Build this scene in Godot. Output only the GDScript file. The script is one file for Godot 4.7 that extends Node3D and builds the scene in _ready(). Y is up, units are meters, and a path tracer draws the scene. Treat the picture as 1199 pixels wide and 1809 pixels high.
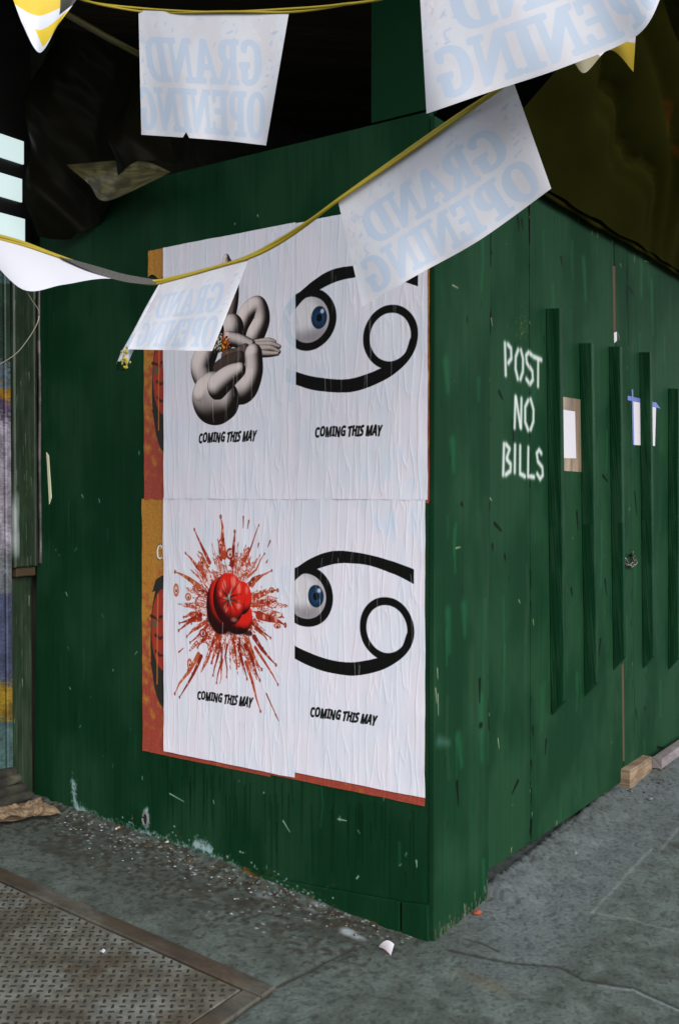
extends Node3D
# A green plywood hoarding on a street corner: posters on one face, battened doors on the other, flag strings in front.
# World: the hoarding's corner stands at the origin; face A runs along -x (faces +z), face B along -z (faces +x).

const FOCAL := 1784.0
const CENTRE := Vector2(599.5, 904.5)
const EYE := Vector3(1.5448, 1.38, 2.6914)
const YAW := 34.975
const PITCH := -1.108
var fw: Vector3
var rt: Vector3
var up: Vector3
var rng := RandomNumberGenerator.new()
var taken := {}
var M := {}

# ---------------------------------------------------------------- pixels of the photograph to points
func ray(px: float, py: float) -> Vector3:
	return fw + rt * ((px - CENTRE.x) / FOCAL) + up * ((CENTRE.y - py) / FOCAL)
func on_a(px: float, py: float, off := 0.0) -> Vector3:      # on face A (plane z = off)
	var r := ray(px, py)
	return EYE + r * ((off - EYE.z) / r.z)
func on_x(px: float, py: float, off := 0.0) -> Vector3:      # on a plane parallel to face B (x = off)
	var r := ray(px, py)
	return EYE + r * ((off - EYE.x) / r.x)
func on_g(px: float, py: float, h := 0.0) -> Vector3:        # on the sloping ground
	var n := Vector3(0.06, 1.0, 0.04)
	var r := ray(px, py)
	return EYE + r * ((h - n.dot(EYE)) / n.dot(r))
func at(px: float, py: float, depth: float) -> Vector3:
	return EYE + ray(px, py) * depth
func gy(x: float, z: float) -> float:
	return -0.06 * clampf(x, -5, 5) - 0.04 * clampf(z, -8, 6)
func gp(x: float, z: float, h := 0.0) -> Vector3:
	return Vector3(x, gy(x, z) + h, z)

# ---------------------------------------------------------------- objects
func numbered(called: String) -> String:
	taken[called] = taken.get(called, -1) + 1
	return called if taken[called] == 0 else "%s_%03d" % [called, taken[called]]
func tag(o: Node, label: String, category: String, group := "") -> Node:
	o.set_meta("label", label)
	o.set_meta("category", category)
	if group: o.set_meta("group", group)
	return o
func thing(called: String, where: Vector3, label: String, category: String, group := "") -> Node3D:
	var o := Node3D.new()
	o.name = numbered(called)
	add_child(o)
	o.position = where
	tag(o, label, category, group)
	return o
func obj(called: String, st: SurfaceTool, mat: Material, parent: Node3D = null, smooth := false) -> MeshInstance3D:
	# vertices are given in world space; a part is shifted into its parent's space
	var o := MeshInstance3D.new()
	st.generate_normals()
	var mesh := st.commit()
	o.mesh = mesh
	o.material_override = mat
	if parent == null:
		o.name = numbered(called)
		add_child(o)
	else:
		o.name = called
		parent.add_child(o, true)
		var off := Vector3.ZERO
		var p: Node = parent
		while p != self and p is Node3D:
			off += (p as Node3D).position
			p = p.get_parent()
		o.position = -off
	return o
func structure(o: Node) -> Node:
	o.set_meta("kind", "structure")
	return o
func begin(smooth := false) -> SurfaceTool:
	var st := SurfaceTool.new()
	st.begin(Mesh.PRIMITIVE_TRIANGLES)
	st.set_smooth_group(0 if smooth else -1)
	return st

# ---------------------------------------------------------------- shapes
func tri(st: SurfaceTool, a: Vector3, b: Vector3, c: Vector3, uv: Callable) -> void:
	for p in [a, b, c]:
		st.set_uv(uv.call(p))
		st.add_vertex(p)
func quad(st: SurfaceTool, a: Vector3, b: Vector3, c: Vector3, d: Vector3, uv: Callable) -> void:
	tri(st, a, b, c, uv)
	tri(st, a, c, d, uv)
func no_uv(p: Vector3) -> Vector2:
	return Vector2(p.x + p.z, -p.y)
# a board: outline (clockwise seen along -n), thickness t behind it, chamfered front edges
func slab(st: SurfaceTool, outline: Array, n: Vector3, t: float, c := 0.003, uv: Callable = no_uv) -> void:
	var k := outline.size()
	var inset := []
	for i in k:
		var e0: Vector3 = (outline[i] - outline[(i + k - 1) % k]).normalized()
		var e1: Vector3 = (outline[(i + 1) % k] - outline[i]).normalized()
		var n0 := e0.cross(n)
		var n1 := e1.cross(n)
		var m := (n0 + n1).normalized()
		var s := c / maxf(0.3, m.dot(n0))
		inset.append(outline[i] + m * s)
	var mid := Vector3.ZERO
	for p in inset: mid += p / k
	# which way is inwards?
	if (inset[0] - mid).length() > (outline[0] - mid).length():
		for i in k: inset[i] = 2.0 * outline[i] - inset[i]
	for i in k:
		var j := (i + 1) % k
		tri(st, mid, inset[i], inset[j], uv)
		quad(st, inset[i], outline[i] - n * c, outline[j] - n * c, inset[j], uv)
		quad(st, outline[i] - n * c, outline[i] - n * t, outline[j] - n * t, outline[j] - n * c, uv)
		tri(st, mid - n * t, outline[j] - n * t, outline[i] - n * t, uv)
func box(st: SurfaceTool, lo: Vector3, hi: Vector3, c := 0.003, uv: Callable = no_uv) -> void:
	# chamfered box from three slabs' worth of faces: a slab facing +x with its back ring
	slab(st, [Vector3(hi.x, hi.y, lo.z), Vector3(hi.x, hi.y, hi.z), Vector3(hi.x, lo.y, hi.z), Vector3(hi.x, lo.y, lo.z)], Vector3.RIGHT, hi.x - lo.x, c, uv)
func tube(st: SurfaceTool, pts: Array, radii: Array, seg := 8, squash := Vector3.ONE) -> void:
	var rings := []
	var frame := Vector3.UP
	for i in pts.size():
		var d: Vector3 = (pts[mini(i + 1, pts.size() - 1)] - pts[maxi(i - 1, 0)]).normalized()
		var s := d.cross(frame)
		if s.length() < 0.05: s = d.cross(Vector3.RIGHT)
		s = s.normalized()
		var w := s.cross(d).normalized()
		var ring := []
		for k in seg:
			var a := TAU * k / seg
			ring.append(pts[i] + (s * cos(a) + w * sin(a)) * radii[mini(i, radii.size() - 1)] * squash)
		rings.append(ring)
	for i in rings.size() - 1:
		for k in seg:
			var l := (k + 1) % seg
			quad(st, rings[i][k], rings[i][l], rings[i + 1][l], rings[i + 1][k], no_uv)
	for e in [0, rings.size() - 1]:
		for k in range(1, seg - 1):
			tri(st, rings[e][0], rings[e][k], rings[e][k + 1], no_uv)
func sheet(st: SurfaceTool, fn: Callable, nu: int, nv: int) -> void:
	for j in nv + 1:
		for i in nu + 1:
			var u := float(i) / nu
			var v := float(j) / nv
			st.set_uv(Vector2(u, v))
			st.add_vertex(fn.call(u, v))
	for j in nv:
		for i in nu:
			var a := j * (nu + 1) + i
			for q in [a, a + 1, a + nu + 2, a, a + nu + 2, a + nu + 1]: st.add_index(q)
func lump(st: SurfaceTool, c: Vector3, r: Vector3, turn := 0.0) -> void:   # a small irregular stone or crumb
	var base := [Vector3(1, 0, 0), Vector3(0, 0, 1), Vector3(-1, 0, 0), Vector3(0, 0, -1), Vector3(0, 1, 0), Vector3(0, -1, 0)]
	var mids := {}
	var pts := []
	for b in base: pts.append(b * rng.randf_range(0.75, 1.15))
	for e in [[0, 1], [1, 2], [2, 3], [3, 0], [0, 4], [1, 4], [2, 4], [3, 4], [0, 5], [1, 5], [2, 5], [3, 5]]:
		mids[e] = pts.size()
		pts.append((base[e[0]] + base[e[1]]).normalized() * rng.randf_range(0.7, 1.15))
	var q := Basis(Vector3.UP, turn)
	for i in pts.size(): pts[i] = c + q * (pts[i] * r)
	var f := func(i, j):
		return mids[[i, j]] if mids.has([i, j]) else mids[[j, i]]
	for t in [[0, 1, 4], [1, 2, 4], [2, 3, 4], [3, 0, 4], [1, 0, 5], [2, 1, 5], [3, 2, 5], [0, 3, 5]]:
		var ab: int = f.call(t[0], t[1]); var bc: int = f.call(t[1], t[2]); var ca: int = f.call(t[0], t[2])
		for w in [[t[0], ab, ca], [ab, t[1], bc], [ca, bc, t[2]], [ab, bc, ca]]:
			tri(st, pts[w[2]], pts[w[1]], pts[w[0]], no_uv)
func smooth_path(pts: Array, n: int) -> Array:            # Catmull-Rom through Vector3 or Vector2
	var out := []
	var k := pts.size()
	for i in n + 1:
		var t := float(i) / n * (k - 1)
		var a := mini(int(t), k - 2)
		var f := t - a
		var p0 = pts[maxi(a - 1, 0)]; var p1 = pts[a]; var p2 = pts[a + 1]; var p3 = pts[mini(a + 2, k - 1)]
		out.append(p1.cubic_interpolate(p2, p0, p3, f))
	return out

# ---------------------------------------------------------------- textures
func noise(seed_: int, freq: float, octaves := 4, kind := FastNoiseLite.TYPE_SIMPLEX_SMOOTH) -> FastNoiseLite:
	var n := FastNoiseLite.new()
	n.seed = seed_; n.frequency = freq; n.noise_type = kind
	n.fractal_octaves = octaves
	return n
func grey(seed_: int, w: int, h: int, freq: float, stretch := Vector2.ONE, octaves := 4) -> PackedByteArray:   # noise, 0..255, stretched
	var im := noise(seed_, freq, octaves).get_image(maxi(2, int(w / stretch.x)), maxi(2, int(h / stretch.y)), false, false, true)
	im.resize(w, h, Image.INTERPOLATE_CUBIC)
	im.convert(Image.FORMAT_L8)
	return im.get_data()
func tex(im: Image) -> ImageTexture:
	return ImageTexture.create_from_image(im)
func from_bytes(d: PackedByteArray, w: int, h: int) -> Image:
	return Image.create_from_data(w, h, false, Image.FORMAT_RGB8, d)
# base colour a, patches of b (low noise), grain (stretched noise)
func paint_image(w: int, h: int, a: Color, b: Color, seed_: int, f_low: float, grain: Vector2, f_grain: float, amount: float, speckle := 0.06) -> Image:
	var lo := grey(seed_, w, h, f_low, Vector2(1, 1.6))
	var gr := grey(seed_ + 1, w, h, f_grain, grain)
	var fine := grey(seed_ + 2, w, h, 0.35, Vector2.ONE, 2)
	var d := PackedByteArray()
	d.resize(w * h * 3)
	for i in w * h:
		var t := smoothstep(0.3, 0.75, lo[i] / 255.0)
		var k := 1.0 + (gr[i] / 255.0 - 0.5) * amount + (fine[i] / 255.0 - 0.5) * speckle * 2.0
		d[i * 3] = int(clampf(lerpf(a.r, b.r, t) * k, 0, 1) * 255)
		d[i * 3 + 1] = int(clampf(lerpf(a.g, b.g, t) * k, 0, 1) * 255)
		d[i * 3 + 2] = int(clampf(lerpf(a.b, b.b, t) * k, 0, 1) * 255)
	return from_bytes(d, w, h)
func mixpx(im: Image, x: int, y: int, c: Color, a: float) -> void:
	if a > 0.003 and x >= 0 and y >= 0 and x < im.get_width() and y < im.get_height():
		im.set_pixel(x, y, im.get_pixel(x, y).lerp(c, minf(a, 1.0)))
func stroke(im: Image, pts: Array, r0: float, r1: float, c: Color, alpha := 1.0, soft := 1.0) -> void:
	var lo := Vector2(1e9, 1e9); var hi := -lo
	for p in pts: lo = lo.min(p); hi = hi.max(p)
	var pad := maxf(r0, r1) + soft + 1
	var n := pts.size() - 1
	for y in range(maxi(0, int(lo.y - pad)), mini(im.get_height(), int(hi.y + pad) + 1)):
		for x in range(maxi(0, int(lo.x - pad)), mini(im.get_width(), int(hi.x + pad) + 1)):
			var p := Vector2(x + 0.5, y + 0.5)
			var best := 1e9
			for i in n:
				var ab: Vector2 = pts[i + 1] - pts[i]
				var t := clampf((p - pts[i]).dot(ab) / maxf(ab.length_squared(), 1e-6), 0, 1)
				best = minf(best, p.distance_to(pts[i] + ab * t) - lerpf(r0, r1, (i + t) / n))
			mixpx(im, x, y, c, alpha * (1.0 - smoothstep(-soft, soft, best)))
func ellipse(im: Image, c: Vector2, r: Vector2, col: Color, alpha := 1.0, soft := 1.0, inner := 0.0, clip := -1e9) -> void:
	for y in range(int(c.y - r.y - soft - 1), int(c.y + r.y + soft + 2)):
		for x in range(maxi(int(clip), int(c.x - r.x - soft - 1)), int(c.x + r.x + soft + 2)):
			var q := (Vector2(x + 0.5, y + 0.5) - c)
			var e := (q / r).length()
			var d := (e - 1.0) * minf(r.x, r.y)
			var a := 1.0 - smoothstep(-soft, soft, d)
			if inner > 0: a *= smoothstep(-soft, soft, (e - inner) * minf(r.x, r.y))
			mixpx(im, x, y, col, alpha * a)
func polygon(im: Image, pts: PackedVector2Array, c: Color, alpha := 1.0) -> void:
	var lo := Vector2(1e9, 1e9); var hi := -lo
	for p in pts: lo = lo.min(p); hi = hi.max(p)
	for y in range(maxi(0, int(lo.y)), mini(im.get_height(), int(hi.y) + 2)):
		for x in range(maxi(0, int(lo.x)), mini(im.get_width(), int(hi.x) + 2)):
			var hits := 0
			for s in [Vector2(0.25, 0.25), Vector2(0.75, 0.25), Vector2(0.25, 0.75), Vector2(0.75, 0.75)]:
				if Geometry2D.is_point_in_polygon(Vector2(x, y) + s, pts): hits += 1
			mixpx(im, x, y, c, alpha * hits / 4.0)
# lettering as triangles in a unit box (0..1 across, 0..1 down), drawn through a mapping
func letters(text: String, font: String, weight: int) -> Array:
	var sf := SystemFont.new()
	sf.font_names = PackedStringArray([font])
	sf.font_weight = weight
	var fv := FontVariation.new()
	fv.base_font = sf
	var tm := TextMesh.new()
	tm.font = fv; tm.text = text; tm.font_size = 64; tm.depth = 0.0; tm.pixel_size = 1.0 / 64; tm.curve_step = 2.0
	var a := tm.surface_get_arrays(0)
	var v: PackedVector3Array = a[Mesh.ARRAY_VERTEX]
	var ix: PackedInt32Array = a[Mesh.ARRAY_INDEX]
	var lo := Vector2(1e9, 1e9); var hi := -lo
	for p in v: lo = lo.min(Vector2(p.x, p.y)); hi = hi.max(Vector2(p.x, p.y))
	var out := []
	for i in ix: out.append(Vector2((v[i].x - lo.x) / (hi.x - lo.x), 1.0 - (v[i].y - lo.y) / (hi.y - lo.y)))
	return out
func draw_letters(im: Image, tris: Array, map: Callable, c: Color, alpha := 1.0, fat := 0.0) -> void:
	var w := im.get_width(); var h := im.get_height()
	var cover := {}
	var shifts := [Vector2.ZERO] if fat == 0.0 else [Vector2(fat, 0), Vector2(-fat, 0), Vector2(0, fat), Vector2(0, -fat), Vector2(fat, fat) * 0.7, Vector2(-fat, -fat) * 0.7, Vector2(fat, -fat) * 0.7, Vector2(-fat, fat) * 0.7]
	for i9 in tris.size() / 3 * shifts.size():
		var i: int = i9 / shifts.size() * 3
		var sh: Vector2 = shifts[i9 % shifts.size()]
		var a: Vector2 = map.call(tris[i]) + sh; var b: Vector2 = map.call(tris[i + 1]) + sh; var d: Vector2 = map.call(tris[i + 2]) + sh
		var lo := a.min(b).min(d); var hi := a.max(b).max(d)
		var den := (b - a).cross(d - a)
		if absf(den) < 1e-6: continue
		for y in range(maxi(0, int(lo.y)), mini(h, int(hi.y) + 2)):
			for x in range(maxi(0, int(lo.x)), mini(w, int(hi.x) + 2)):
				for s in 9:
					var p := Vector2(x + (s % 3 + 0.5) / 3.0, y + (s / 3 + 0.5) / 3.0)
					var u := (p - a).cross(d - a) / den
					var v := (b - a).cross(p - a) / den
					if u >= 0 and v >= 0 and u + v <= 1:
						var key := y * w + x
						cover[key] = cover.get(key, 0) | (1 << s)
	for key in cover:
		var n := 0
		for s in 9: n += (cover[key] >> s) & 1
		mixpx(im, key % w, key / w, c, alpha * n / 9.0)

func material(called: String, albedo: Color, rough: float, t: Texture2D = null, metal := 0.0) -> StandardMaterial3D:
	var m := StandardMaterial3D.new()
	m.resource_name = called
	m.albedo_color = albedo
	if t: m.albedo_texture = t
	m.roughness = rough
	m.metallic = metal
	m.cull_mode = BaseMaterial3D.CULL_DISABLED
	M[called] = m
	return m
func relief(m: StandardMaterial3D, t: Texture2D, cm: float) -> void:
	m.heightmap_enabled = true
	m.heightmap_texture = t
	m.heightmap_scale = cm
func noise_tex(seed_: int, w: int, h: int, freq: float, stretch: Vector2, octaves := 4) -> ImageTexture:
	return tex(Image.create_from_data(w, h, false, Image.FORMAT_L8, grey(seed_, w, h, freq, stretch, octaves)))

const GREEN_NEW := Color(0.050, 0.172, 0.100)      # one green paint on all of the hoarding
const GREEN_WORN := Color(0.092, 0.208, 0.134)
# ---------------------------------------------------------------- materials
func uv_a(p: Vector3) -> Vector2:
	return Vector2((p.x + 1.95) / 2.05, (2.65 - p.y) / 2.75)
func uv_b(p: Vector3) -> Vector2:
	return Vector2((0.1 - p.z) / 3.7, (2.65 - p.y) / 2.75)
func uv_g(p: Vector3) -> Vector2:
	return Vector2((p.x + 2.4) / 4.4, (p.z + 3.4) / 5.2)
func a_px(px: float, py: float, im: Image) -> Vector2:
	return uv_a(on_a(px, py)) * Vector2(im.get_size())
func b_px(px: float, py: float, im: Image) -> Vector2:
	return uv_b(on_x(px, py)) * Vector2(im.get_size())
func g_px(px: float, py: float, im: Image) -> Vector2:
	return uv_g(on_g(px, py)) * Vector2(im.get_size())
func many(f: Callable, pts: Array, im: Image) -> Array:
	var out := []
	for p in pts: out.append(f.call(p[0], p[1], im))
	return out
func scatter_strokes(im: Image, n: int, c: Color, length: Vector2, r: Vector2, lean: float, alpha: Vector2, area := Rect2(0, 0, 1, 1)) -> void:
	for i in n:
		var p := (area.position + Vector2(rng.randf(), rng.randf()) * area.size) * Vector2(im.get_size())
		var l := rng.randf_range(length.x, length.y)
		var q := p + Vector2(rng.randf_range(-lean, lean), 1.0) * l
		var mid := (p + q) / 2 + Vector2(rng.randf_range(-1, 1), 0) * l * 0.06
		var k := rng.randf_range(r.x, r.y)
		stroke(im, [p, mid, q], k, k * rng.randf_range(0.3, 1.0), c, rng.randf_range(alpha.x, alpha.y), 0.7)

func make_materials() -> void:
	# face A: newer coat of green with drips, scuffs and white specks
	var ia := paint_image(656, 880, GREEN_NEW, GREEN_WORN, 3, 0.006, Vector2(1, 26), 0.12, 0.17)
	for i in 60:                                              # runs of thicker paint near the foot
		var x := rng.randf_range(-1.2, -0.05)
		var p := uv_a(Vector3(x, rng.randf_range(0.30, 0.42), 0)) * Vector2(ia.get_size())
		stroke(ia, [p, p + Vector2(rng.randf_range(-2, 2), rng.randf_range(18, 75))], 1.0, 0.6, Color(0.03, 0.11, 0.07), 0.55, 0.8)
	scatter_strokes(ia, 70, Color(0.03, 0.10, 0.06), Vector2(4, 40), Vector2(0.4, 0.9), 0.05, Vector2(0.3, 0.7))
	scatter_strokes(ia, 45, Color(0.16, 0.38, 0.26), Vector2(6, 60), Vector2(0.5, 2.2), 0.04, Vector2(0.08, 0.3))
	scatter_strokes(ia, 46, Color(0.55, 0.66, 0.62), Vector2(0.4, 5), Vector2(0.3, 0.8), 1.2, Vector2(0.3, 0.9), Rect2(0.1, 0.45, 0.9, 0.52))
	for s in [[[597, 1447], [612, 1450]], [[500, 1450], [512, 1470]], [[735, 1520], [736, 1532]], [[300, 1402], [325, 1416]], [[668, 370], [668, 362]], [[455, 380], [456, 383]], [[415, 395], [415, 397]]]:
		stroke(ia, many(a_px, s, ia), 0.8, 0.4, Color(0.62, 0.74, 0.70), 0.8, 0.6)
	for s in [[[130, 1385], [134, 1428], [150, 1440]], [[150, 1438], [200, 1462], [262, 1478]], [[258, 1440], [258, 1462]], [[345, 1496], [372, 1506]], [[466, 1570], [520, 1588], [575, 1604]], [[262, 1478], [350, 1510], [420, 1538]]]:
		var path := smooth_path(many(a_px, s, ia), 60)
		for i in 420:
			var p: Vector2 = path[rng.randi() % path.size()] + Vector2(rng.randfn(0, 2.2), -absf(rng.randfn(0, 4.5)))
			ellipse(ia, p, Vector2(rng.randf_range(0.5, 1.6), rng.randf_range(0.5, 2.0)), Color(0.52, 0.60, 0.62), rng.randf_range(0.15, 0.5), 0.8)      # plaster and whitewash splashed on the foot of the wall
	for s in [[[432, 1536], [450, 1544], [470, 1554]], [[600, 1612], [640, 1622], [668, 1630]], [[500, 1568], [530, 1578]]]:
		stroke(ia, many(a_px, s, ia), 3.0, 2.0, Color(0.42, 0.27, 0.12), 0.85, 1.5)      # bare wood on the skirting
	for s in [[[48, 1285], [54, 1300], [58, 1335]]]:
		stroke(ia, many(a_px, s, ia), 1.6, 1.0, Color(0.40, 0.50, 0.56), 0.5, 1.8)
	for i in 260:
		var p := a_px(rng.randf_range(150, 600), 0, ia)
		p.y = uv_a(Vector3(0, gy(-1.95 + p.x / ia.get_width() * 2.05, 0) + absf(rng.randfn(0, 0.03)), 0)).y * ia.get_height()
		ellipse(ia, p, Vector2(rng.randf_range(0.4, 1.8), rng.randf_range(0.4, 1.2)), [Color(0.62, 0.70, 0.72), Color(0.34, 0.24, 0.12), Color(0.1, 0.13, 0.1)][i % 3], 0.7, 0.6)
	for s in [[255, 790], [262, 815], [246, 800], [600, 1446]]: ellipse(ia, a_px(s[0], s[1], ia), Vector2(1.2, 2.6), Color(0.5, 0.6, 0.55), 0.6, 1.0)
	var ma := material("green_paint_fresh", Color.WHITE, 0.42, tex(ia))
	ma.metallic_specular = 0.12
	relief(ma, noise_tex(21, 656, 880, 0.12, Vector2(1, 22)), 0.05)

	# face B: the same green, bleached in patches, with the stencilled notice, cracks and chips
	var ib := paint_image(1184, 880, GREEN_WORN, GREEN_NEW, 8, 0.0075, Vector2(1, 30), 0.10, 0.12)
	var ic := paint_image(1184, 880, GREEN_NEW, GREEN_WORN, 9, 0.0075, Vector2(1, 30), 0.10, 0.20)
	ib.blit_rect(ic, Rect2i(0, 0, 162, 880), Vector2i.ZERO)      # the corner board has a newer board and coat
	scatter_strokes(ib, 120, Color(0.11, 0.32, 0.20), Vector2(20, 90), Vector2(1.0, 5.0), 0.05, Vector2(0.10, 0.40))
	scatter_strokes(ib, 70, Color(0.175, 0.240, 0.170), Vector2(20, 120), Vector2(1.0, 7.0), 0.05, Vector2(0.10, 0.35))
	for s in [[[778, 640], [782, 690]], [[790, 780], [792, 830]], [[810, 1070], [812, 1120]], [[800, 1300], [806, 1350]], [[840, 1230], [842, 1340]], [[1030, 460], [1034, 530]], [[1150, 500], [1152, 590]], [[782, 1080], [784, 1150]]]:
		stroke(ib, many(b_px, s, ib), 6, 3, Color(0.11, 0.34, 0.22), 0.45, 5.0)
	stroke(ib, many(b_px, [[766, 1308], [784, 1311]], ib), 5, 2, Color(0.34, 0.46, 0.46), 0.4, 6.0)
	# cracks and lost paint (dark), splinters (cream)
	var dark := Color(0.035, 0.06, 0.035)
	var cream := Color(0.60, 0.57, 0.45)
	for s in [[[866, 400], [867, 470]], [[863, 425], [869, 448]], [[867, 555], [866, 590]], [[934, 362], [935, 428]], [[915, 385], [917, 408]], [[922, 390], [924, 405]], [[977, 358], [978, 368]], [[1106, 505], [1106, 550]], [[1110, 508], [1118, 520]], [[990, 455], [992, 468]], [[882, 692], [888, 705]], [[906, 745], [907, 780]], [[1064, 840], [1072, 850]], [[874, 925], [886, 938]], [[892, 982], [893, 990]], [[870, 963], [871, 972]], [[996, 1033], [998, 1056]], [[1068, 1025], [1070, 1050]], [[964, 1308], [962, 1333]], [[940, 1285], [941, 1300]], [[915, 1380], [905, 1402]], [[938, 1450], [937, 1475]], [[1008, 1040], [1010, 1052]], [[798, 1380], [800, 1420]], [[838, 1200], [838, 1240]], [[862, 1250], [864, 1290]], [[1018, 905], [1020, 935]], [[1120, 870], [1124, 910]], [[1122, 1255], [1124, 1270]], [[1138, 1250], [1139, 1256]], [[1060, 1130], [1056, 1165]], [[806, 890], [808, 894]], [[1160, 1320], [1172, 1322]]]:
		stroke(ib, many(b_px, s, ib), 2.6, 1.2, dark, 0.95, 0.8)
	ellipse(ib, b_px(840, 1280, ib), Vector2(4.5, 3.4), dark, 0.85, 1.5)
	scatter_strokes(ib, 90, dark, Vector2(1, 10), Vector2(0.4, 1.2), 0.3, Vector2(0.4, 0.9))
	for q in [[866, 380, 860, 1560], [934, 350, 938, 1480], [1106, 470, 1118, 1330]]:      # splinters lost along the joints
		for i in 22:
			var k := rng.randf()
			var p := b_px(lerpf(q[0], q[2], k), lerpf(q[1], q[3], k), ib) + Vector2(rng.randfn(0, 1.6), 0)
			stroke(ib, [p, p + Vector2(rng.randfn(0, 1.2), rng.randf_range(3, 22) if i % 5 else 3.0)], rng.randf_range(0.6, 2.0) if i % 5 else 0.6, 0.5, dark if i % 5 else cream, rng.randf_range(0.5, 0.95), 0.7)
	for s in [[[868, 562], [870, 575]], [[1021, 383], [1022, 393]], [[1045, 408], [1045, 414]], [[1055, 412], [1055, 420]], [[1080, 425], [1083, 430]], [[1095, 466], [1097, 472]], [[1138, 461], [1146, 463]], [[1120, 450], [1120, 463]], [[1092, 590], [1094, 600]], [[796, 968], [804, 966]], [[760, 1215], [762, 1240]], [[764, 1225], [765, 1262]], [[866, 880], [869, 884]], [[917, 1060], [919, 1066]], [[941, 1095], [942, 1104]], [[983, 1451], [982, 1460]], [[904, 1498], [903, 1506]], [[790, 505], [800, 510]], [[880, 1305], [882, 1322]], [[763, 1180], [764, 1198]]]:
		stroke(ib, many(b_px, s, ib), 0.9, 0.5, cream, 0.8, 0.7)
	scatter_strokes(ib, 70, cream, Vector2(0.3, 2), Vector2(0.2, 0.5), 0.5, Vector2(0.3, 0.9))
	for i in 26: ellipse(ib, b_px(922, 575, ib) + Vector2(rng.randfn(0, 7), rng.randfn(0, 9)), Vector2(0.9, 0.9), Color(0.45, 0.38, 0.18), 0.6, 0.6)
	for i in 90:                                              # bare, dirty foot of the corner board
		var z := rng.randf_range(-0.38, 0.0)
		var p := uv_b(Vector3(0, -0.04 * z + absf(rng.randfn(0, 0.022)), z)) * Vector2(ib.get_size())
		stroke(ib, [p, p + Vector2(0, rng.randf_range(2, 9))], 0.9, 0.5, [Color(0.34, 0.30, 0.24), Color(0.42, 0.40, 0.35), Color(0.1, 0.12, 0.09)][i % 3], 0.7, 0.8)
	# POST NO BILLS, sprayed through a stencil (points in a 3.537x enlargement of the photograph from 860, 560)
	var white := Color(0.70, 0.72, 0.72)
	for s in [
		[[114, 165], [119, 360]], [[133, 172], [152, 196], [154, 258], [136, 286]],
		[[196, 205], [181, 250], [180, 325], [194, 385]], [[214, 208], [227, 262], [226, 340], [211, 388]],
		[[278, 238], [262, 220], [246, 240], [250, 285], [282, 340], [285, 392], [268, 418], [248, 388]],
		[[290, 248], [338, 268]], [[318, 275], [317, 430]],
		[[180, 500], [174, 690]], [[184, 510], [210, 682]], [[217, 512], [214, 690]],
		[[258, 522], [240, 562], [240, 656], [258, 705]], [[272, 516], [289, 580], [288, 652], [272, 702]],
		[[108, 795], [103, 985]], [[122, 797], [143, 824], [126, 878]], [[128, 892], [150, 920], [148, 962], [120, 984]],
		[[177, 802], [175, 968]], [[209, 808], [208, 978], [238, 996]], [[260, 818], [258, 994], [292, 1000]],
		[[338, 852], [324, 830], [309, 852], [316, 902], [344, 940], [347, 988], [330, 1012], [312, 980]]]:
		var pts := []
		for q in s: pts.append(b_px(860 + q[0] / 3.537, 560 + q[1] / 3.537, ib))
		stroke(ib, pts, 3.4, 3.4, white, 0.45, 3.6)
		stroke(ib, pts, 2.4, 2.4, white, 0.85, 1.9)
	var mb := material("green_paint_weathered", Color.WHITE, 0.7, tex(ib))
	mb.metallic_specular = 0.15
	relief(mb, noise_tex(22, 1184, 880, 0.10, Vector2(1, 20)), 0.035)

	# battens share face B's paint but not its marks
	var it := paint_image(256, 256, GREEN_NEW, GREEN_WORN, 14, 0.02, Vector2(1, 20), 0.12, 0.25)
	var mt := material("green_paint_timber", Color.WHITE, 0.5, tex(it))
	mt.metallic_specular = 0.12
	relief(mt, noise_tex(23, 256, 256, 0.12, Vector2(1, 16)), 0.12)
	var iw := paint_image(256, 256, Color(0.46, 0.39, 0.31), Color(0.36, 0.29, 0.21), 15, 0.02, Vector2(1, 30), 0.16, 0.5)
	material("bare_wood", Color.WHITE, 0.75, tex(iw))
	material("raw_edge", Color(0.22, 0.165, 0.08), 0.85)
	material("shed_timber", Color.WHITE, 0.9, tex(paint_image(256, 256, Color(0.34, 0.29, 0.22), Color(0.26, 0.23, 0.18), 17, 0.02, Vector2(1, 24), 0.12, 0.3)))
	var iu := paint_image(256, 256, Color(0.46, 0.43, 0.44), Color(0.38, 0.35, 0.35), 16, 0.02, Vector2(1, 30), 0.16, 0.3)
	material("weathered_wood", Color.WHITE, 0.8, tex(iu))

	make_concrete()
	# steel hatch
	var ih := paint_image(512, 512, Color(0.385, 0.395, 0.37), Color(0.30, 0.29, 0.245), 31, 0.010, Vector2(1, 1.2), 0.05, 0.45, 0.12)
	scatter_strokes(ih, 40, Color(0.22, 0.16, 0.09), Vector2(4, 40), Vector2(3, 12), 1.5, Vector2(0.1, 0.5))
	scatter_strokes(ih, 20, Color(0.42, 0.46, 0.46), Vector2(4, 40), Vector2(2, 9), 1.5, Vector2(0.1, 0.4))
	M["hatch_image"] = ih
	material("steel_plate", Color.WHITE, 0.62, tex(ih), 0.25)
	material("steel_lug", Color(0.12, 0.095, 0.07), 0.7)
	var ir := paint_image(256, 256, Color(0.215, 0.18, 0.135), Color(0.27, 0.265, 0.235), 33, 0.016, Vector2(1.5, 1), 0.06, 0.5, 0.14)
	material("rusty_frame", Color.WHITE, 0.75, tex(ir), 0.15)
	relief(M["rusty_frame"], noise_tex(34, 256, 256, 0.08, Vector2.ONE), 0.15)

	# cloth and sheets
	var io := paint_image(512, 512, Color(0.128, 0.128, 0.030), Color(0.142, 0.140, 0.036), 41, 0.008, Vector2(1, 3), 0.04, 0.10)
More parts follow.
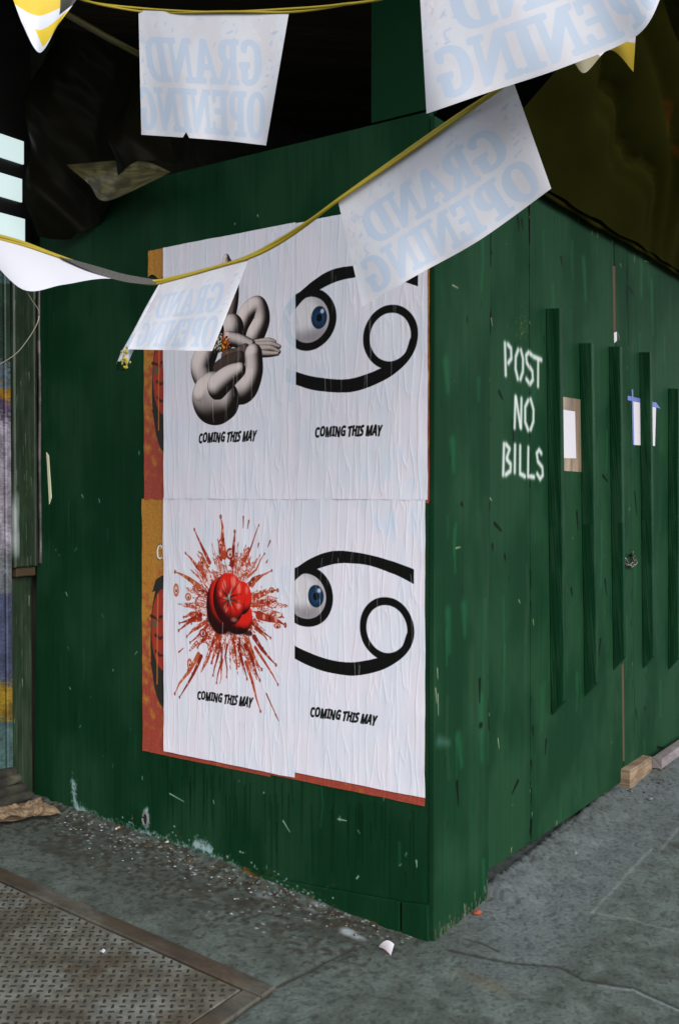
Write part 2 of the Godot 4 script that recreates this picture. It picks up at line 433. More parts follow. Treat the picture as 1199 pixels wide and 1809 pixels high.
	for s in [[0.20, 0.60, 0.24, 0.66], [0.27, 0.68, 0.29, 0.70]]:
		stroke(io, [Vector2(s[0], s[1]) * 512, Vector2(s[2], s[3]) * 512], 3, 3, Color(0.36, 0.18, 0.05), 0.5, 3.0)
	material("olive_tarpaulin", Color.WHITE, 0.85, tex(io))
	M["olive_tarpaulin"].metallic_specular = 0.05
	M["olive_tarpaulin"].uv1_scale = Vector3.ONE
	material("black_plastic", Color(0.055, 0.052, 0.028), 0.38)
	M["black_plastic"].metallic_specular = 0.12
	material("sheen_plastic", Color.WHITE, 0.5, tex(paint_image(256, 256, Color(0.33, 0.31, 0.20), Color(0.22, 0.205, 0.13), 43, 0.02, Vector2(3, 1), 0.05, 0.5, 0.2)))  # lighter khaki paints the sheen on a fold of the black plastic
	var mc := material("yellow_cord", Color(0.56, 0.49, 0.06), 0.6)
	make_flag_materials()
	material("white_paper", Color(0.69, 0.68, 0.71), 0.8)
	material("red_paper", Color(0.62, 0.16, 0.12), 0.8)
	var ip := paint_image(256, 256, Color(0.50, 0.42, 0.33), Color(0.40, 0.33, 0.26), 51, 0.03, Vector2(1, 1), 0.1, 0.25)
	material("brown_paper", Color.WHITE, 0.85, tex(ip))
	var itp := paint_image(128, 128, Color(0.50, 0.44, 0.37), Color(0.42, 0.36, 0.30), 52, 0.03, Vector2(1, 12), 0.15, 0.4)
	material("brown_tape", Color.WHITE, 0.5, tex(itp))
	material("blue_tape", Color(0.32, 0.38, 0.62), 0.6)
	material("galvanised", Color(0.42, 0.41, 0.38), 0.4, null, 0.7)
	# storefront
	var ig := Image.create(128, 512, false, Image.FORMAT_RGB8)
	var gn := noise(61, 0.03); var gf := noise(62, 0.4, 2)
	for y in 512:
		for x in 128:
			var t := y / 511.0 + gn.get_noise_2d(x, y) * 0.03 + gf.get_noise_2d(x, y) * 0.02 + (x / 128.0 - 0.5) * 0.05
			var c := Color(0.16, 0.28, 0.22)
			if t > 0.14: c = Color(0.42, 0.50, 0.56)
			if t > 0.18: c = Color(0.72, 0.52, 0.10)
			if t > 0.22: c = Color(0.44, 0.36, 0.50)
			if t > 0.25: c = Color(0.74, 0.71, 0.78)
			if t > 0.52: c = Color(0.52, 0.55, 0.58)
			if t > 0.62: c = Color(0.30, 0.34, 0.48)
			if t > 0.79: c = Color(0.62, 0.50, 0.10)
			if t > 0.86: c = Color(0.32, 0.46, 0.46)
			var k := 0.66 + gf.get_noise_2d(x * 3, y) * 0.2 + gn.get_noise_2d(x * 4 + 300, y) * 0.25
			ig.set_pixel(x, y, Color(c.r * k, c.g * k, c.b * k).clamp())
	material("sprayed_metal", Color.WHITE, 0.5, tex(ig))
	var il := paint_image(128, 512, Color(0.10, 0.165, 0.10), Color(0.15, 0.20, 0.15), 64, 0.02, Vector2(1, 20), 0.1, 0.6, 0.15)
	scatter_strokes(il, 30, Color(0.45, 0.50, 0.48), Vector2(4, 30), Vector2(0.6, 2.5), 0.1, Vector2(0.2, 0.7))
	scatter_strokes(il, 14, Color(0.40, 0.36, 0.12), Vector2(2, 9), Vector2(0.6, 1.5), 0.1, Vector2(0.3, 0.7))
	for i in 30: ellipse(il, Vector2(rng.randf_range(0, 40), rng.randf_range(395, 470)), Vector2(14, 20), Color(0.55, 0.58, 0.58), 0.25, 6.0)
	material("column_paint", Color.WHITE, 0.45, tex(il))
	var ie := paint_image(64, 512, Color(0.30, 0.26, 0.27), Color(0.14, 0.15, 0.13), 66, 0.02, Vector2(1, 12), 0.12, 0.5, 0.15)
	material("grey_metal_edge", Color.WHITE, 0.4, tex(ie), 0.3)
	material("facade_paint", Color.WHITE, 0.9, tex(paint_image(256, 256, Color(0.21, 0.215, 0.18), Color(0.17, 0.165, 0.14), 68, 0.02, Vector2(1, 6), 0.1, 0.3)))
	material("hole_shade", Color(0.05, 0.05, 0.045), 0.9)
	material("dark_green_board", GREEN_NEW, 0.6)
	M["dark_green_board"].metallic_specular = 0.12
	material("stone", Color(0.27, 0.27, 0.20), 0.9, noise_tex(67, 128, 128, 0.06, Vector2.ONE))
	var pane := material("lit_pane", Color(0.5, 0.53, 0.53), 0.3)
	pane.emission_enabled = true
	pane.emission = Color(0.86, 0.95, 0.95)
	pane.emission_energy_multiplier = 0.30
	material("dark_steel", Color(0.03, 0.03, 0.028), 0.5)
	material("olive_pipe", Color(0.26, 0.24, 0.09), 0.6)
	material("copper_wire", Color(0.50, 0.47, 0.40), 0.4, null, 0.3)
	material("splinter", Color(0.74, 0.74, 0.62), 0.8)
	material("flake", Color(0.60, 0.61, 0.65), 0.9)
	material("mortar", Color(0.36, 0.37, 0.37), 0.95)
	material("crumb_brown", Color(0.30, 0.24, 0.16), 0.95)
	material("crumb_dark", Color(0.15, 0.15, 0.13), 0.95)
	material("butt", Color(0.62, 0.42, 0.20), 0.85)
	material("brick_red", Color(0.52, 0.22, 0.13), 0.9)

func make_concrete() -> void:
	# the visible 4.4 x 5.2 m of pavement: dark walked-on slabs, a pale cement skirt along face B, stains, gum and spatter
	var w := 1100; var h := 1300
	var lo := grey(71, w, h, 0.006); var md := grey(72, w, h, 0.03); var hi := grey(73, w, h, 0.22, Vector2.ONE, 3)
	var pit := grey(74, w, h, 0.10, Vector2.ONE, 3)
	var d := PackedByteArray()
	d.resize(w * h * 3)
	var slab_c := Color(0.268, 0.305, 0.288); var slab_d := Color(0.205, 0.235, 0.212); var skirt := Color(0.298, 0.325, 0.330)
	for y in h:
		var z := -3.4 + 5.2 * y / h
		for x in w:
			var i := y * w + x
			var wx := -2.4 + 4.4 * x / w
			var nl := lo[i] / 255.0; var nm := md[i] / 255.0; var nh := hi[i] / 255.0; var np := pit[i] / 255.0
			var c := slab_d.lerp(slab_c, smoothstep(0.25, 0.7, nl * 0.5 + nm * 0.5))
			# cement skirt between the doors and the saw-cut line, feathering into the slab beyond
			var s := (1.0 - smoothstep(0.28, 0.40, wx + (nm - 0.5) * 0.16 + (nl - 0.5) * 0.2)) * smoothstep(-0.15, 0.05, wx) * (1.0 - smoothstep(-0.30, 0.12, z + (nm - 0.5) * 0.35 - wx * 0.4))
			c = c.lerp(skirt, clampf(s * (0.55 + 0.7 * nl), 0, 1))
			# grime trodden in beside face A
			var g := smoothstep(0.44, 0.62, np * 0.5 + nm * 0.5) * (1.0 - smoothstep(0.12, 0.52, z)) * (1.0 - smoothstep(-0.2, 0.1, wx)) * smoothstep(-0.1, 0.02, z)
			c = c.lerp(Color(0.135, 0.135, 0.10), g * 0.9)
			var k := 1.0 + (nh - 0.5) * 0.34 + (nm - 0.5) * 0.22
			if np > 0.68: k *= 0.80
			d[i * 3] = int(clampf(c.r * k, 0, 1) * 255)
			d[i * 3 + 1] = int(clampf(c.g * k, 0, 1) * 255)
			d[i * 3 + 2] = int(clampf(c.b * k, 0, 1) * 255)
	var im := from_bytes(d, w, h)
	# old gum and oil
	for i in 130:
		var p := Vector2(rng.randf(), rng.randf()) * Vector2(w, h)
		ellipse(im, p, Vector2(rng.randf_range(1.5, 5), rng.randf_range(1.5, 4)), Color(0.16, 0.18, 0.17), rng.randf_range(0.3, 0.75), 1.2)
	for q in [[110, 1505, 26, 9, 0.5], [85, 1500, 16, 6, 0.4], [318, 1648, 11, 5, 0.6], [152, 1570, 4, 3, 0.7], [265, 1610, 6, 3, 0.6], [1060, 1735, 5, 5, 0.7], [350, 1565, 16, 8, 0.4], [420, 1590, 20, 8, 0.5], [360, 1600, 9, 5, 0.6], [1195, 1495, 12, 5, 0.8], [510, 1600, 22, 10, 0.45], [590, 1650, 30, 9, 0.35]]:
		ellipse(im, g_px(q[0], q[1], im), Vector2(q[2], q[3]), Color(0.13, 0.14, 0.11), q[4], 5.0)
	for q in [[840, 1730, 16, 6], [870, 1745, 14, 5]]: ellipse(im, g_px(q[0], q[1], im), Vector2(q[2], q[3]), Color(0.33, 0.26, 0.18), 0.28, 6.0)
	# spilt plaster
	for q in [[615, 1645, 7, 5, 0.8], [632, 1655, 6, 3, 0.8], [560, 1598, 8, 3, 0.5], [547, 1607, 6, 3, 0.4], [466, 1582, 7, 3, 0.5], [720, 1640, 5, 2, 0.4]]:
		ellipse(im, g_px(q[0], q[1], im), Vector2(q[2], q[3]), Color(0.58, 0.61, 0.64), q[4], 3.0)
	for i in 420:
		var z := absf(rng.randfn(0, 0.10)) + 0.01
		var x := rng.randf_range(-1.6, -0.05)
		ellipse(im, uv_g(Vector3(x, 0, z)) * Vector2(w, h), Vector2(rng.randf_range(0.5, 1.9), rng.randf_range(0.4, 1.3)), [Color(0.62, 0.64, 0.66), Color(0.12, 0.12, 0.09), Color(0.30, 0.24, 0.13)][i % 3], 0.75, 0.7)
	# saw cut and scribed lines
	stroke(im, many(g_px, [[1046, 1612], [1100, 1552], [1150, 1500]], im), 1.3, 1.3, Color(0.50, 0.51, 0.50), 0.38, 1.6)
	stroke(im, many(g_px, [[1168, 1500], [1199, 1462]], im), 1.4, 1.4, Color(0.50, 0.51, 0.49), 0.4, 1.6)
	stroke(im, many(g_px, [[1046, 1612], [1110, 1624], [1199, 1648]], im), 1.4, 1.4, Color(0.48, 0.50, 0.50), 0.3, 1.4)
	stroke(im, many(g_px, [[1060, 1742], [1120, 1752], [1199, 1785]], im), 2.4, 2.4, Color(0.50, 0.53, 0.55), 0.5, 2.0)
	for s in [[[790, 1676], [850, 1690], [920, 1700], [985, 1705], [1030, 1730], [1062, 1736], [1120, 1745], [1210, 1785]], [[826, 1658], [850, 1664], [880, 1678]], [[488, 1742], [530, 1722], [570, 1700], [612, 1680], [628, 1668]]]:
		stroke(im, many(g_px, s, im), 1.6, 1.2, Color(0.10, 0.11, 0.08), 0.75, 1.2)
	M["concrete_image"] = im
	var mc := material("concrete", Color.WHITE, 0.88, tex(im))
	var hh := PackedByteArray()
	hh.resize(w * h)
	for i in w * h: hh[i] = int(clampf(hi[i] * 0.45 + md[i] * 0.55 - (70 if pit[i] > 170 else 0), 0, 255))
	relief(mc, tex(Image.create_from_data(w, h, false, Image.FORMAT_L8, hh)), 0.35)
	var far := paint_image(512, 512, Color(0.268, 0.305, 0.288), Color(0.205, 0.235, 0.212), 75, 0.02, Vector2.ONE, 0.1, 0.3, 0.2)
	material("concrete_far", Color.WHITE, 0.9, tex(far))
	M["concrete_far"].uv1_triplanar = true
	M["concrete_far"].uv1_world_triplanar = true
	M["concrete_far"].uv1_scale = Vector3(0.5, 0.5, 0.5)

func make_flag_materials() -> void:
	# the back of a flag: the print shows through mirrored and pale
	var w := 560; var h := 320
	var im := paint_image(w, h, Color(0.675, 0.68, 0.705), Color(0.66, 0.655, 0.68), 81, 0.01, Vector2(1, 1), 0.3, 0.03, 0.02)
	var blue := Color(0.565, 0.63, 0.71)
	for i in 80:                                              # confetti of the print
		var e := rng.randi() % 3
		var p := Vector2(rng.randf_range(0, w), rng.randf_range(6, 85))
		if e == 1: p = Vector2(rng.randf_range(4, 80), rng.randf_range(40, 210))
		if e == 2: p = Vector2(rng.randf_range(w - 70, w - 6), rng.randf_range(40, 190))
		var q := p + Vector2(rng.randfn(0, 7), rng.randfn(0, 7))
		stroke(im, [p, q], 3.2, 2.0, [blue, Color(0.56, 0.60, 0.67), Color(0.74, 0.68, 0.70)][i % 3], 0.6, 1.6)
	var g := letters("GRAND", "Droid Serif", 800)
	draw_letters(im, g, func(p): return Vector2(w - 78 - p.x * 390 - (1.0 - p.y) * 24, 70 + p.y * 108), blue, 0.68, 3.4)
	var o := letters("OPENING", "Droid Serif", 800)
	draw_letters(im, o, func(p): return Vector2(w - 28 - p.x * 480 - (1.0 - p.y) * 24, 198 + p.y * 108), blue, 0.68, 3.4)
	var plain := material("flag_cloth", Color(0.70, 0.705, 0.74), 0.8)
	plain.backlight_enabled = true
	plain.backlight = Color(0.3, 0.3, 0.3)
	var m := material("flag_back", Color.WHITE, 0.75, tex(im))
	m.backlight_enabled = true
	m.backlight = Color(0.30, 0.30, 0.30)
	# the printed front: bold colour
	var fr := Image.create(280, 160, false, Image.FORMAT_RGB8)
	fr.fill(Color(0.70, 0.71, 0.76))
	polygon(fr, PackedVector2Array([Vector2(0, 60), Vector2(280, 20), Vector2(280, 70), Vector2(0, 110)]), Color(0.70, 0.60, 0.08))
	polygon(fr, PackedVector2Array([Vector2(60, 125), Vector2(230, 105), Vector2(200, 150), Vector2(90, 152)]), Color(0.72, 0.62, 0.08))
	polygon(fr, PackedVector2Array([Vector2(90, 0), Vector2(190, 0), Vector2(180, 96), Vector2(120, 110)]), Color(0.07, 0.09, 0.05))
	polygon(fr, PackedVector2Array([Vector2(222, 70), Vector2(258, 60), Vector2(264, 100), Vector2(232, 112)]), Color(0.06, 0.07, 0.08))
	polygon(fr, PackedVector2Array([Vector2(236, 116), Vector2(280, 95), Vector2(280, 160), Vector2(244, 160)]), Color(0.66, 0.56, 0.08))
	polygon(fr, PackedVector2Array([Vector2(160, 60), Vector2(225, 80), Vector2(232, 160), Vector2(160, 160)]), Color(0.45, 0.43, 0.33))
	var f := material("flag_front", Color.WHITE, 0.6, tex(fr))
	f.backlight_enabled = true
	f.backlight = Color(0.2, 0.2, 0.2)
	material("flag_front_shaded", Color(0.50, 0.49, 0.48), 0.8, noise_tex(84, 256, 64, 0.3, Vector2.ONE, 2))  # dotted grey: shade on the curled front of the cloth, put into its colour
	var ro := Image.create(64, 64, false, Image.FORMAT_RGB8)
	ro.fill(Color(0.80, 0.80, 0.84))
	for i in 40: ellipse(ro, Vector2(rng.randf() * 64, rng.randf_range(20, 50)), Vector2(4, 3), Color(0.74, 0.66, 0.08), 0.9, 1.0)
	for i in 30: ellipse(ro, Vector2(rng.randf() * 64, rng.randf_range(44, 64)), Vector2(5, 4), Color(0.10, 0.32, 0.14), 0.9, 1.0)
	material("flag_roll", Color.WHITE, 0.5, tex(ro))

# ---------------------------------------------------------------- the printed posters
const POSTER := Vector2(440, 660)
func pp(rect: Rect2, px: float, py: float, shift := Vector3.ZERO) -> Vector2:     # photo pixel -> pixel of a poster's print; rect in metres on face A (x, top y, w, h)
	var p := on_a(px, py) + shift
	return Vector2((p.x - rect.position.x) / rect.size.x, (rect.position.y - p.y) / rect.size.y) * POSTER
func paper(seed_: int) -> Image:
	var im := paint_image(440, 660, Color(0.775, 0.785, 0.825), Color(0.80, 0.785, 0.825), seed_, 0.008, Vector2(1, 24), 0.06, 0.035, 0.015)
	scatter_strokes(im, 14, Color(0.70, 0.74, 0.82), Vector2(15, 70), Vector2(5, 18), 0.3, Vector2(0.05, 0.2))
	scatter_strokes(im, 10, Color(0.82, 0.76, 0.80), Vector2(15, 60), Vector2(5, 16), 0.3, Vector2(0.05, 0.22))
	return im
func creases(im: Image, n: int) -> void:                      # paste wrinkles crack the ink
	for i in n:
		var p := Vector2(rng.randf_range(4, 436), rng.randf_range(0, 600))
		var l := rng.randf_range(15, 120)
		var pts := [p]
		for k in 4: pts.append(pts[-1] + Vector2(rng.randfn(0, 1.6), l / 4))
		stroke(im, pts, 0.55, 0.3, Color(0.90, 0.90, 0.93), rng.randf_range(0.25, 0.8), 0.8)
	for i in n / 2:
		var p := Vector2(rng.randf_range(4, 436), rng.randf_range(0, 600))
		stroke(im, [p, p + Vector2(rng.randfn(0, 3), rng.randf_range(15, 80))], 0.6, 0.4, Color(0.62, 0.64, 0.70), rng.randf_range(0.15, 0.5), 0.9)
func slogan(im: Image, rect: Rect2, tl: Vector2, tr: Vector2, br: Vector2, bl: Vector2) -> void:
	var t := letters("COMING THIS MAY", "Droid Sans", 800)
	draw_letters(im, t, func(p):
		var wob := sin(p.x * 41.0) * 0.05
		var q := tl.lerp(tr, p.x).lerp(bl.lerp(br, p.x), p.y + wob)
		return pp(rect, q.x, q.y), Color(0.05, 0.055, 0.05), 1.0, 0.9)
func pe(im: Image, rect: Rect2, shift: Vector3, x0: float, y0: float, x1: float, y1: float, c: Color, alpha := 1.0, soft := 1.2, inner := 0.0) -> void:
	var a := pp(rect, x0, (y0 + y1) / 2, shift); var b := pp(rect, x1, (y0 + y1) / 2, shift)
	var t := pp(rect, (x0 + x1) / 2, y0, shift); var u := pp(rect, (x0 + x1) / 2, y1, shift)
	ellipse(im, Vector2((a.x + b.x) / 2, (t.y + u.y) / 2), Vector2((b.x - a.x) / 2, (u.y - t.y) / 2), c, alpha, soft, inner)
func poly_px(im: Image, rect: Rect2, shift: Vector3, a: Array, b: Array, c: Color, alpha := 1.0, org := Vector2.ZERO, k := 1.0) -> void:
	# a closed shape between two smooth curves given in enlarged photo pixels
	var out := PackedVector2Array()
	for curve in [a, b]:
		if curve.is_empty(): continue
		var v := []
		for p in curve: v.append(pp(rect, org.x + p[0] / k, org.y + p[1] / k, shift))
		for p in smooth_path(v, 40): out.append(p)
	polygon(im, out, c, alpha)
func symbol(im: Image, rect: Rect2, shift: Vector3, ghost := false) -> void:
	var o := Vector2(500, 440); var k := 3.932
	var ink := Color(0.03, 0.034, 0.026) if not ghost else Color(0.66, 0.72, 0.78)
	var al := 1.0 if not ghost else 0.45
	var e := func(x0, y0, x1, y1, c, a, s, i):
		pe(im, rect, shift, o.x + x0 / k, o.y + y0 / k, o.x + x1 / k, o.y + y1 / k, c, a, s, i)
	if not ghost:
		e.call(52.0, 330.0, 330.0, 652.0, Color(0.62, 0.60, 0.62), 1.0, 1.2, 0.0)
		e.call(60.0, 335.0, 260.0, 600.0, Color(0.76, 0.75, 0.77), 0.9, 14.0, 0.0)
		e.call(90.0, 560.0, 300.0, 660.0, Color(0.42, 0.40, 0.42), 0.55, 16.0, 0.0)
		e.call(203.0, 400.0, 311.0, 556.0, Color(0.04, 0.09, 0.15), 1.0, 1.5, 0.0)
		e.call(209.0, 408.0, 305.0, 548.0, Color(0.07, 0.17, 0.28), 1.0, 4.0, 0.0)
		e.call(228.0, 436.0, 286.0, 522.0, Color(0.06, 0.14, 0.26), 0.7, 4.0, 0.0)
		var c := pp(rect, o.x + 257 / k, o.y + 480 / k, shift)
		for i in 60:
			var a := TAU * i / 60.0
			stroke(im, [c + Vector2(cos(a), sin(a)) * 9, c + Vector2(cos(a), sin(a)) * rng.randf_range(13, 19)], 0.5, 0.3, Color(0.18, 0.33, 0.45), 0.4, 0.6)
		e.call(238.0, 452.0, 276.0, 508.0, Color(0.02, 0.03, 0.04), 1.0, 1.2, 0.0)
		e.call(266.0, 418.0, 292.0, 450.0, Color(0.75, 0.80, 0.85), 0.8, 2.0, 0.0)
	e.call(3.0, 278.0, 377.0, 706.0, ink, al, 1.2, 0.745)
	poly_px(im, rect, shift, [[943, 160], [905, 148], [700, 118], [470, 122], [330, 155], [200, 235], [98, 325], [30, 400]], [[60, 470], [150, 350], [272, 280], [380, 229], [487, 203], [640, 190], [820, 220], [943, 260]], ink, al, o, k)
	if ghost:
		poly_px(im, rect, shift, [[30, 925], [104, 945]], [[104, 855], [30, 830]], ink, al, o, k)
		return
	e.call(563.0, 388.0, 943.0, 835.0, ink, al, 1.2, 0.755)
	poly_px(im, rect, shift, [[20, 915], [104, 945], [230, 983], [380, 998], [530, 985], [700, 915], [830, 822], [910, 720], [943, 600]], [[890, 620], [850, 730], [780, 785], [665, 838], [610, 862], [500, 898], [380, 908], [230, 890], [104, 855], [20, 825]], ink, al, o, k)
func limb(im: Image, rect: Rect2, pts: Array, radii: Array, tint := Color(0.80, 0.75, 0.74)) -> void:   # a printed, shaded limb; points in the 4.1125x enlargement from 290, 440
	var v := []
	for p in smooth_path(pts.map(func(q): return Vector2(q[0], q[1])), 36): v.append(pp(rect, 290 + p.x / 4.1125, 440 + p.y / 4.1125))
	var rr := smooth_path(radii.map(func(r): return Vector2(r, 0)), 36)
	var lo := Vector2(1e9, 1e9); var hi := -lo
	for p in v: lo = lo.min(p); hi = hi.max(p)
	var s := 0.42                                              # enlarged pixel -> print pixel (down)
	var pad := 0.0
	for r in rr: pad = maxf(pad, r.x * s + 2)
	for y in range(maxi(0, int(lo.y - pad)), mini(660, int(hi.y + pad))):
		for x in range(maxi(0, int(lo.x - pad)), mini(440, int(hi.x + pad))):
			var p := Vector2(x + 0.5, y + 0.5)
			var best := 1e9; var q := Vector2.ZERO; var br := 1.0
			for i in v.size() - 1:
				var ab: Vector2 = v[i + 1] - v[i]
				var t := clampf((p - v[i]).dot(ab) / maxf(ab.length_squared(), 1e-6), 0, 1)
				var r := lerpf(rr[i].x, rr[i + 1].x, t) * s * 1.08
				var dd: float = p.distance_to(v[i] + ab * t) / r
				if dd < best: best = dd; q = (p - v[i] - ab * t) / r; br = r
			if best < 1.0 + 1.0 / br:
				var z := sqrt(maxf(0.0, 1.0 - q.length_squared()))
				var lam := clampf(q.x * -0.46 + q.y * -0.46 + z * 0.76, 0, 1)
				var c := Color(0.075, 0.055, 0.045).lerp(tint, smoothstep(0.26, 0.97, lam))
				mixpx(im, x, y, c, 1.0 - smoothstep(1.0 - 1.0 / br, 1.0 + 1.0 / br, best))
func print_knot(rect: Rect2) -> Image:
	var im := paper(101)
	symbol(im, Rect2(rect), Vector3.ZERO, true)
	limb(im, rect, [[462, 70], [470, 250], [440, 540]], [24, 70, 62])
	limb(im, rect, [[540, 240], [520, 380], [492, 520]], [16, 34, 36], Color(0.42, 0.36, 0.34))
	limb(im, rect, [[560, 600], [620, 470], [692, 425], [718, 520], [668, 625]], [66, 62, 60, 60, 72])
	limb(im, rect, [[500, 590], [440, 620], [430, 640]], [92, 96, 80])
	for f in [[[640, 700], [760, 672], [815, 676]], [[640, 712], [780, 696], [850, 712]], [[640, 735], [780, 726], [848, 748]], [[640, 755], [760, 764], [838, 762]]]:
		limb(im, rect, f, [26, 19, 11], Color(0.72, 0.66, 0.64))
	limb(im, rect, [[480, 650], [560, 670], [640, 700]], [40, 40, 34])
	limb(im, rect, [[470, 780], [540, 780], [600, 740]], [44, 46, 40], Color(0.34, 0.28, 0.26))
	limb(im, rect, [[400, 900], [470, 850], [560, 800]], [60, 60, 46], Color(0.25, 0.20, 0.18))
	limb(im, rect, [[390, 600], [330, 740], [285, 850], [300, 930]], [60, 78, 84, 76])
	limb(im, rect, [[660, 770], [660, 900], [600, 1010], [500, 1020], [430, 1000]], [62, 66, 82, 84, 60])
	limb(im, rect, [[300, 1060], [370, 1085], [450, 1105]], [88, 150, 110])
	limb(im, rect, [[560, 880], [480, 930], [400, 1000]], [44, 66, 76])
	for i in 150:
		var p := pp(rect, 290 + (432 + rng.randfn(0, 27)) / 4.1125, 440 + (684 + rng.randfn(0, 30)) / 4.1125)
		var right := p.x > pp(rect, 290 + 432 / 4.1125, 500).x
		var c: Color = [Color(0.80, 0.36, 0.06), Color(0.88, 0.58, 0.12), Color(0.55, 0.16, 0.04), Color(0.2, 0.1, 0.05)][i % 4] if right else [Color(0.82, 0.80, 0.76), Color(0.45, 0.43, 0.38), Color(0.75, 0.73, 0.68), Color(0.15, 0.13, 0.10)][i % 4]
		ellipse(im, p, Vector2(rng.randf_range(1.2, 3.4), rng.randf_range(1.2, 3.8)), c, 0.95, 0.8)
	slogan(im, rect, Vector2(355.5, 766), Vector2(457, 760.5), Vector2(453, 779), Vector2(354, 783))
	creases(im, 46)
	return im
func print_eye(rect: Rect2, shift: Vector3, seed_: int, q: Array) -> Image:
	var im := paper(seed_)
	symbol(im, rect, shift)
	slogan(im, rect, q[0], q[1], q[2], q[3])
	creases(im, 60)
	scatter_strokes(im, 10, Color(0.72, 0.78, 0.86), Vector2(8, 30), Vector2(3, 12), 0.6, Vector2(0.2, 0.5), Rect2(0.55, 0.80, 0.4, 0.15) if shift == Vector3.ZERO else Rect2(0.7, 0.02, 0.28, 0.08))
	return im
func print_splash(rect: Rect2) -> Image:
	var im := paper(121)
	var z := func(x, y): return pp(rect, 290 + x / 4.209, 890 + y / 4.209)
	var c: Vector2 = z.call(490.0, 745.0)
	var reds := [Color(0.56, 0.15, 0.08), Color(0.62, 0.22, 0.12), Color(0.46, 0.10, 0.06), Color(0.64, 0.30, 0.17)]
	var arm := func(end: Vector2, from: float, r0: float, r1: float, col: Color, bead: float):
		var a: Vector2 = c.lerp(end, from)
		var side := (end - c).orthogonal().normalized()
		var pts := [a, a.lerp(end, 0.4) + side * rng.randfn(0, 4.0), a.lerp(end, 0.75) + side * rng.randfn(0, 2.5), end]
		stroke(im, pts, r0, r1, col, 0.95, 0.9)
		if r0 > 2.5:
			for k in 3: ellipse(im, pts[0].lerp(pts[2], 0.25 + 0.3 * k) + side * rng.randfn(0, 1.0), Vector2(r0 * 0.4, r0 * 0.6), [Color(0.82, 0.66, 0.60), Color(0.30, 0.10, 0.05)][k % 2], 0.7, 1.2)
		if bead > 0:
			ellipse(im, end, Vector2(bead, bead * 1.4), Color(0.42, 0.18, 0.10), 0.95, 0.8)
			ellipse(im, end, Vector2(bead * 0.4, bead * 0.6), Color(0.78, 0.52, 0.40), 0.8, 0.8)
	var n1 := noise(161, 1.0, 3); var n2 := noise(162, 1.0, 2)
	for y in range(int(c.y) - 200, int(c.y) + 210):            # the ragged crown of juice: a web of red threads with pale cells
		for x in range(int(c.x) - 195, int(c.x) + 195):
			var d := (Vector2(x, y) - c) / Vector2(1.0, 1.08)
			var ro := d.length()
			if ro > 190.0 or ro < 40.0: continue
			var dir := d / ro
			var rim := 112.0 + 75.0 * n1.get_noise_2d(dir.x * 1.9 + 5, dir.y * 1.9) + 95.0 * maxf(0.0, n2.get_noise_2d(dir.x * 7.0, dir.y * 7.0) - 0.05)
			if ro > rim: continue
			var q := dir * (7.0 + ro * 0.02)
			var w: float = n1.get_noise_2d(q.x * 1.1 + 50.0, q.y * 1.1 + ro * 0.03)
			var w2: float = n2.get_noise_2d(x * 0.036, y * 0.036 + 70.0)
			var web := maxf(1.0 - smoothstep(0.03, 0.16, absf(w)), 1.0 - smoothstep(0.02, 0.13, absf(w2 - 0.1)))
			web = maxf(web, smoothstep(rim - 5.0, rim - 1.0, ro))
			web = maxf(web, smoothstep(0.30, 0.45, w2) * 0.9)
			var red: Color = reds[0].lerp(reds[1], smoothstep(-0.3, 0.3, w2)).lerp(Color(0.28, 0.10, 0.05), smoothstep(0.36, 0.5, w))
			mixpx(im, x, y, Color(0.82, 0.66, 0.62), 0.4)
			mixpx(im, x, y, red, web * 0.95)
	for i in 11:
		var a := TAU * i / 11.0 + rng.randfn(0, 0.07)
		var l := rng.randf_range(125, 170) * (1.0 + 0.15 * sin(a * 5.0))
		arm.call(c + Vector2(cos(a), sin(a) * 1.08) * l, 0.7, rng.randf_range(2.0, 6.5), rng.randf_range(0.5, 1.6), reds[i % 4], rng.randf_range(0, 3.2))
	for q in [[235, 190, 4], [430, 95, 7], [535, 205, 6], [715, 160, 1.5], [170, 365, 3.5], [90, 505, 6], [755, 370, 2], [810, 495, 3], [855, 640, 6], [815, 775, 1.2], [850, 850, 1], [910, 900, 9], [125, 885, 4], [120, 940, 4.5], [180, 985, 4], [205, 1030, 3], [90, 1410, 5], [125, 1435, 4], [375, 1275, 3], [400, 1330, 2.5], [475, 1285, 2], [550, 1220, 3], [625, 1300, 4], [725, 1540, 4], [855, 1340, 3], [840, 1195, 5], [735, 1230, 5], [800, 995, 3], [720, 1310, 4.5], [365, 1180, 5], [340, 1140, 5]]:
		arm.call(z.call(float(q[0]), float(q[1])), 0.55, q[2] * 1.15 + 1.0, 0.8, reds[rng.randi() % 4], 1.5 + q[2] * 0.35)
	for q in [[100, 640, 24, 40], [190, 690, 26, 24], [850, 905, 26, 15], [810, 640, 20, 16], [430, 300, 18, 30], [500, 370, 30, 34], [290, 430, 12, 34], [200, 1190, 20, 34], [300, 960, 30, 26]]:
		var p: Vector2 = z.call(float(q[0]), float(q[1]))
		ellipse(im, p, Vector2(q[2], q[3]) * 0.42, reds[rng.randi() % 4], 0.95, 1.2)
		ellipse(im, p, Vector2(q[2], q[3]) * 0.27, Color(0.82, 0.68, 0.66), 0.9, 1.5)
		ellipse(im, p + Vector2(1, 2), Vector2(3, 3.4), Color(0.30, 0.12, 0.07), 0.95, 1.0)
	for q in [[600, 95, 600, 180], [640, 125, 630, 185], [798, 275, 780, 320], [120, 1100, 155, 1070], [770, 1410, 850, 1590], [835, 1560, 860, 1610], [712, 295, 706, 325], [770, 435, 780, 415]]:
		stroke(im, [z.call(float(q[0]), float(q[1])), z.call(float(q[2]), float(q[3]))], 2.2, 0.9, Color(0.50, 0.20, 0.12), 0.95, 0.8)
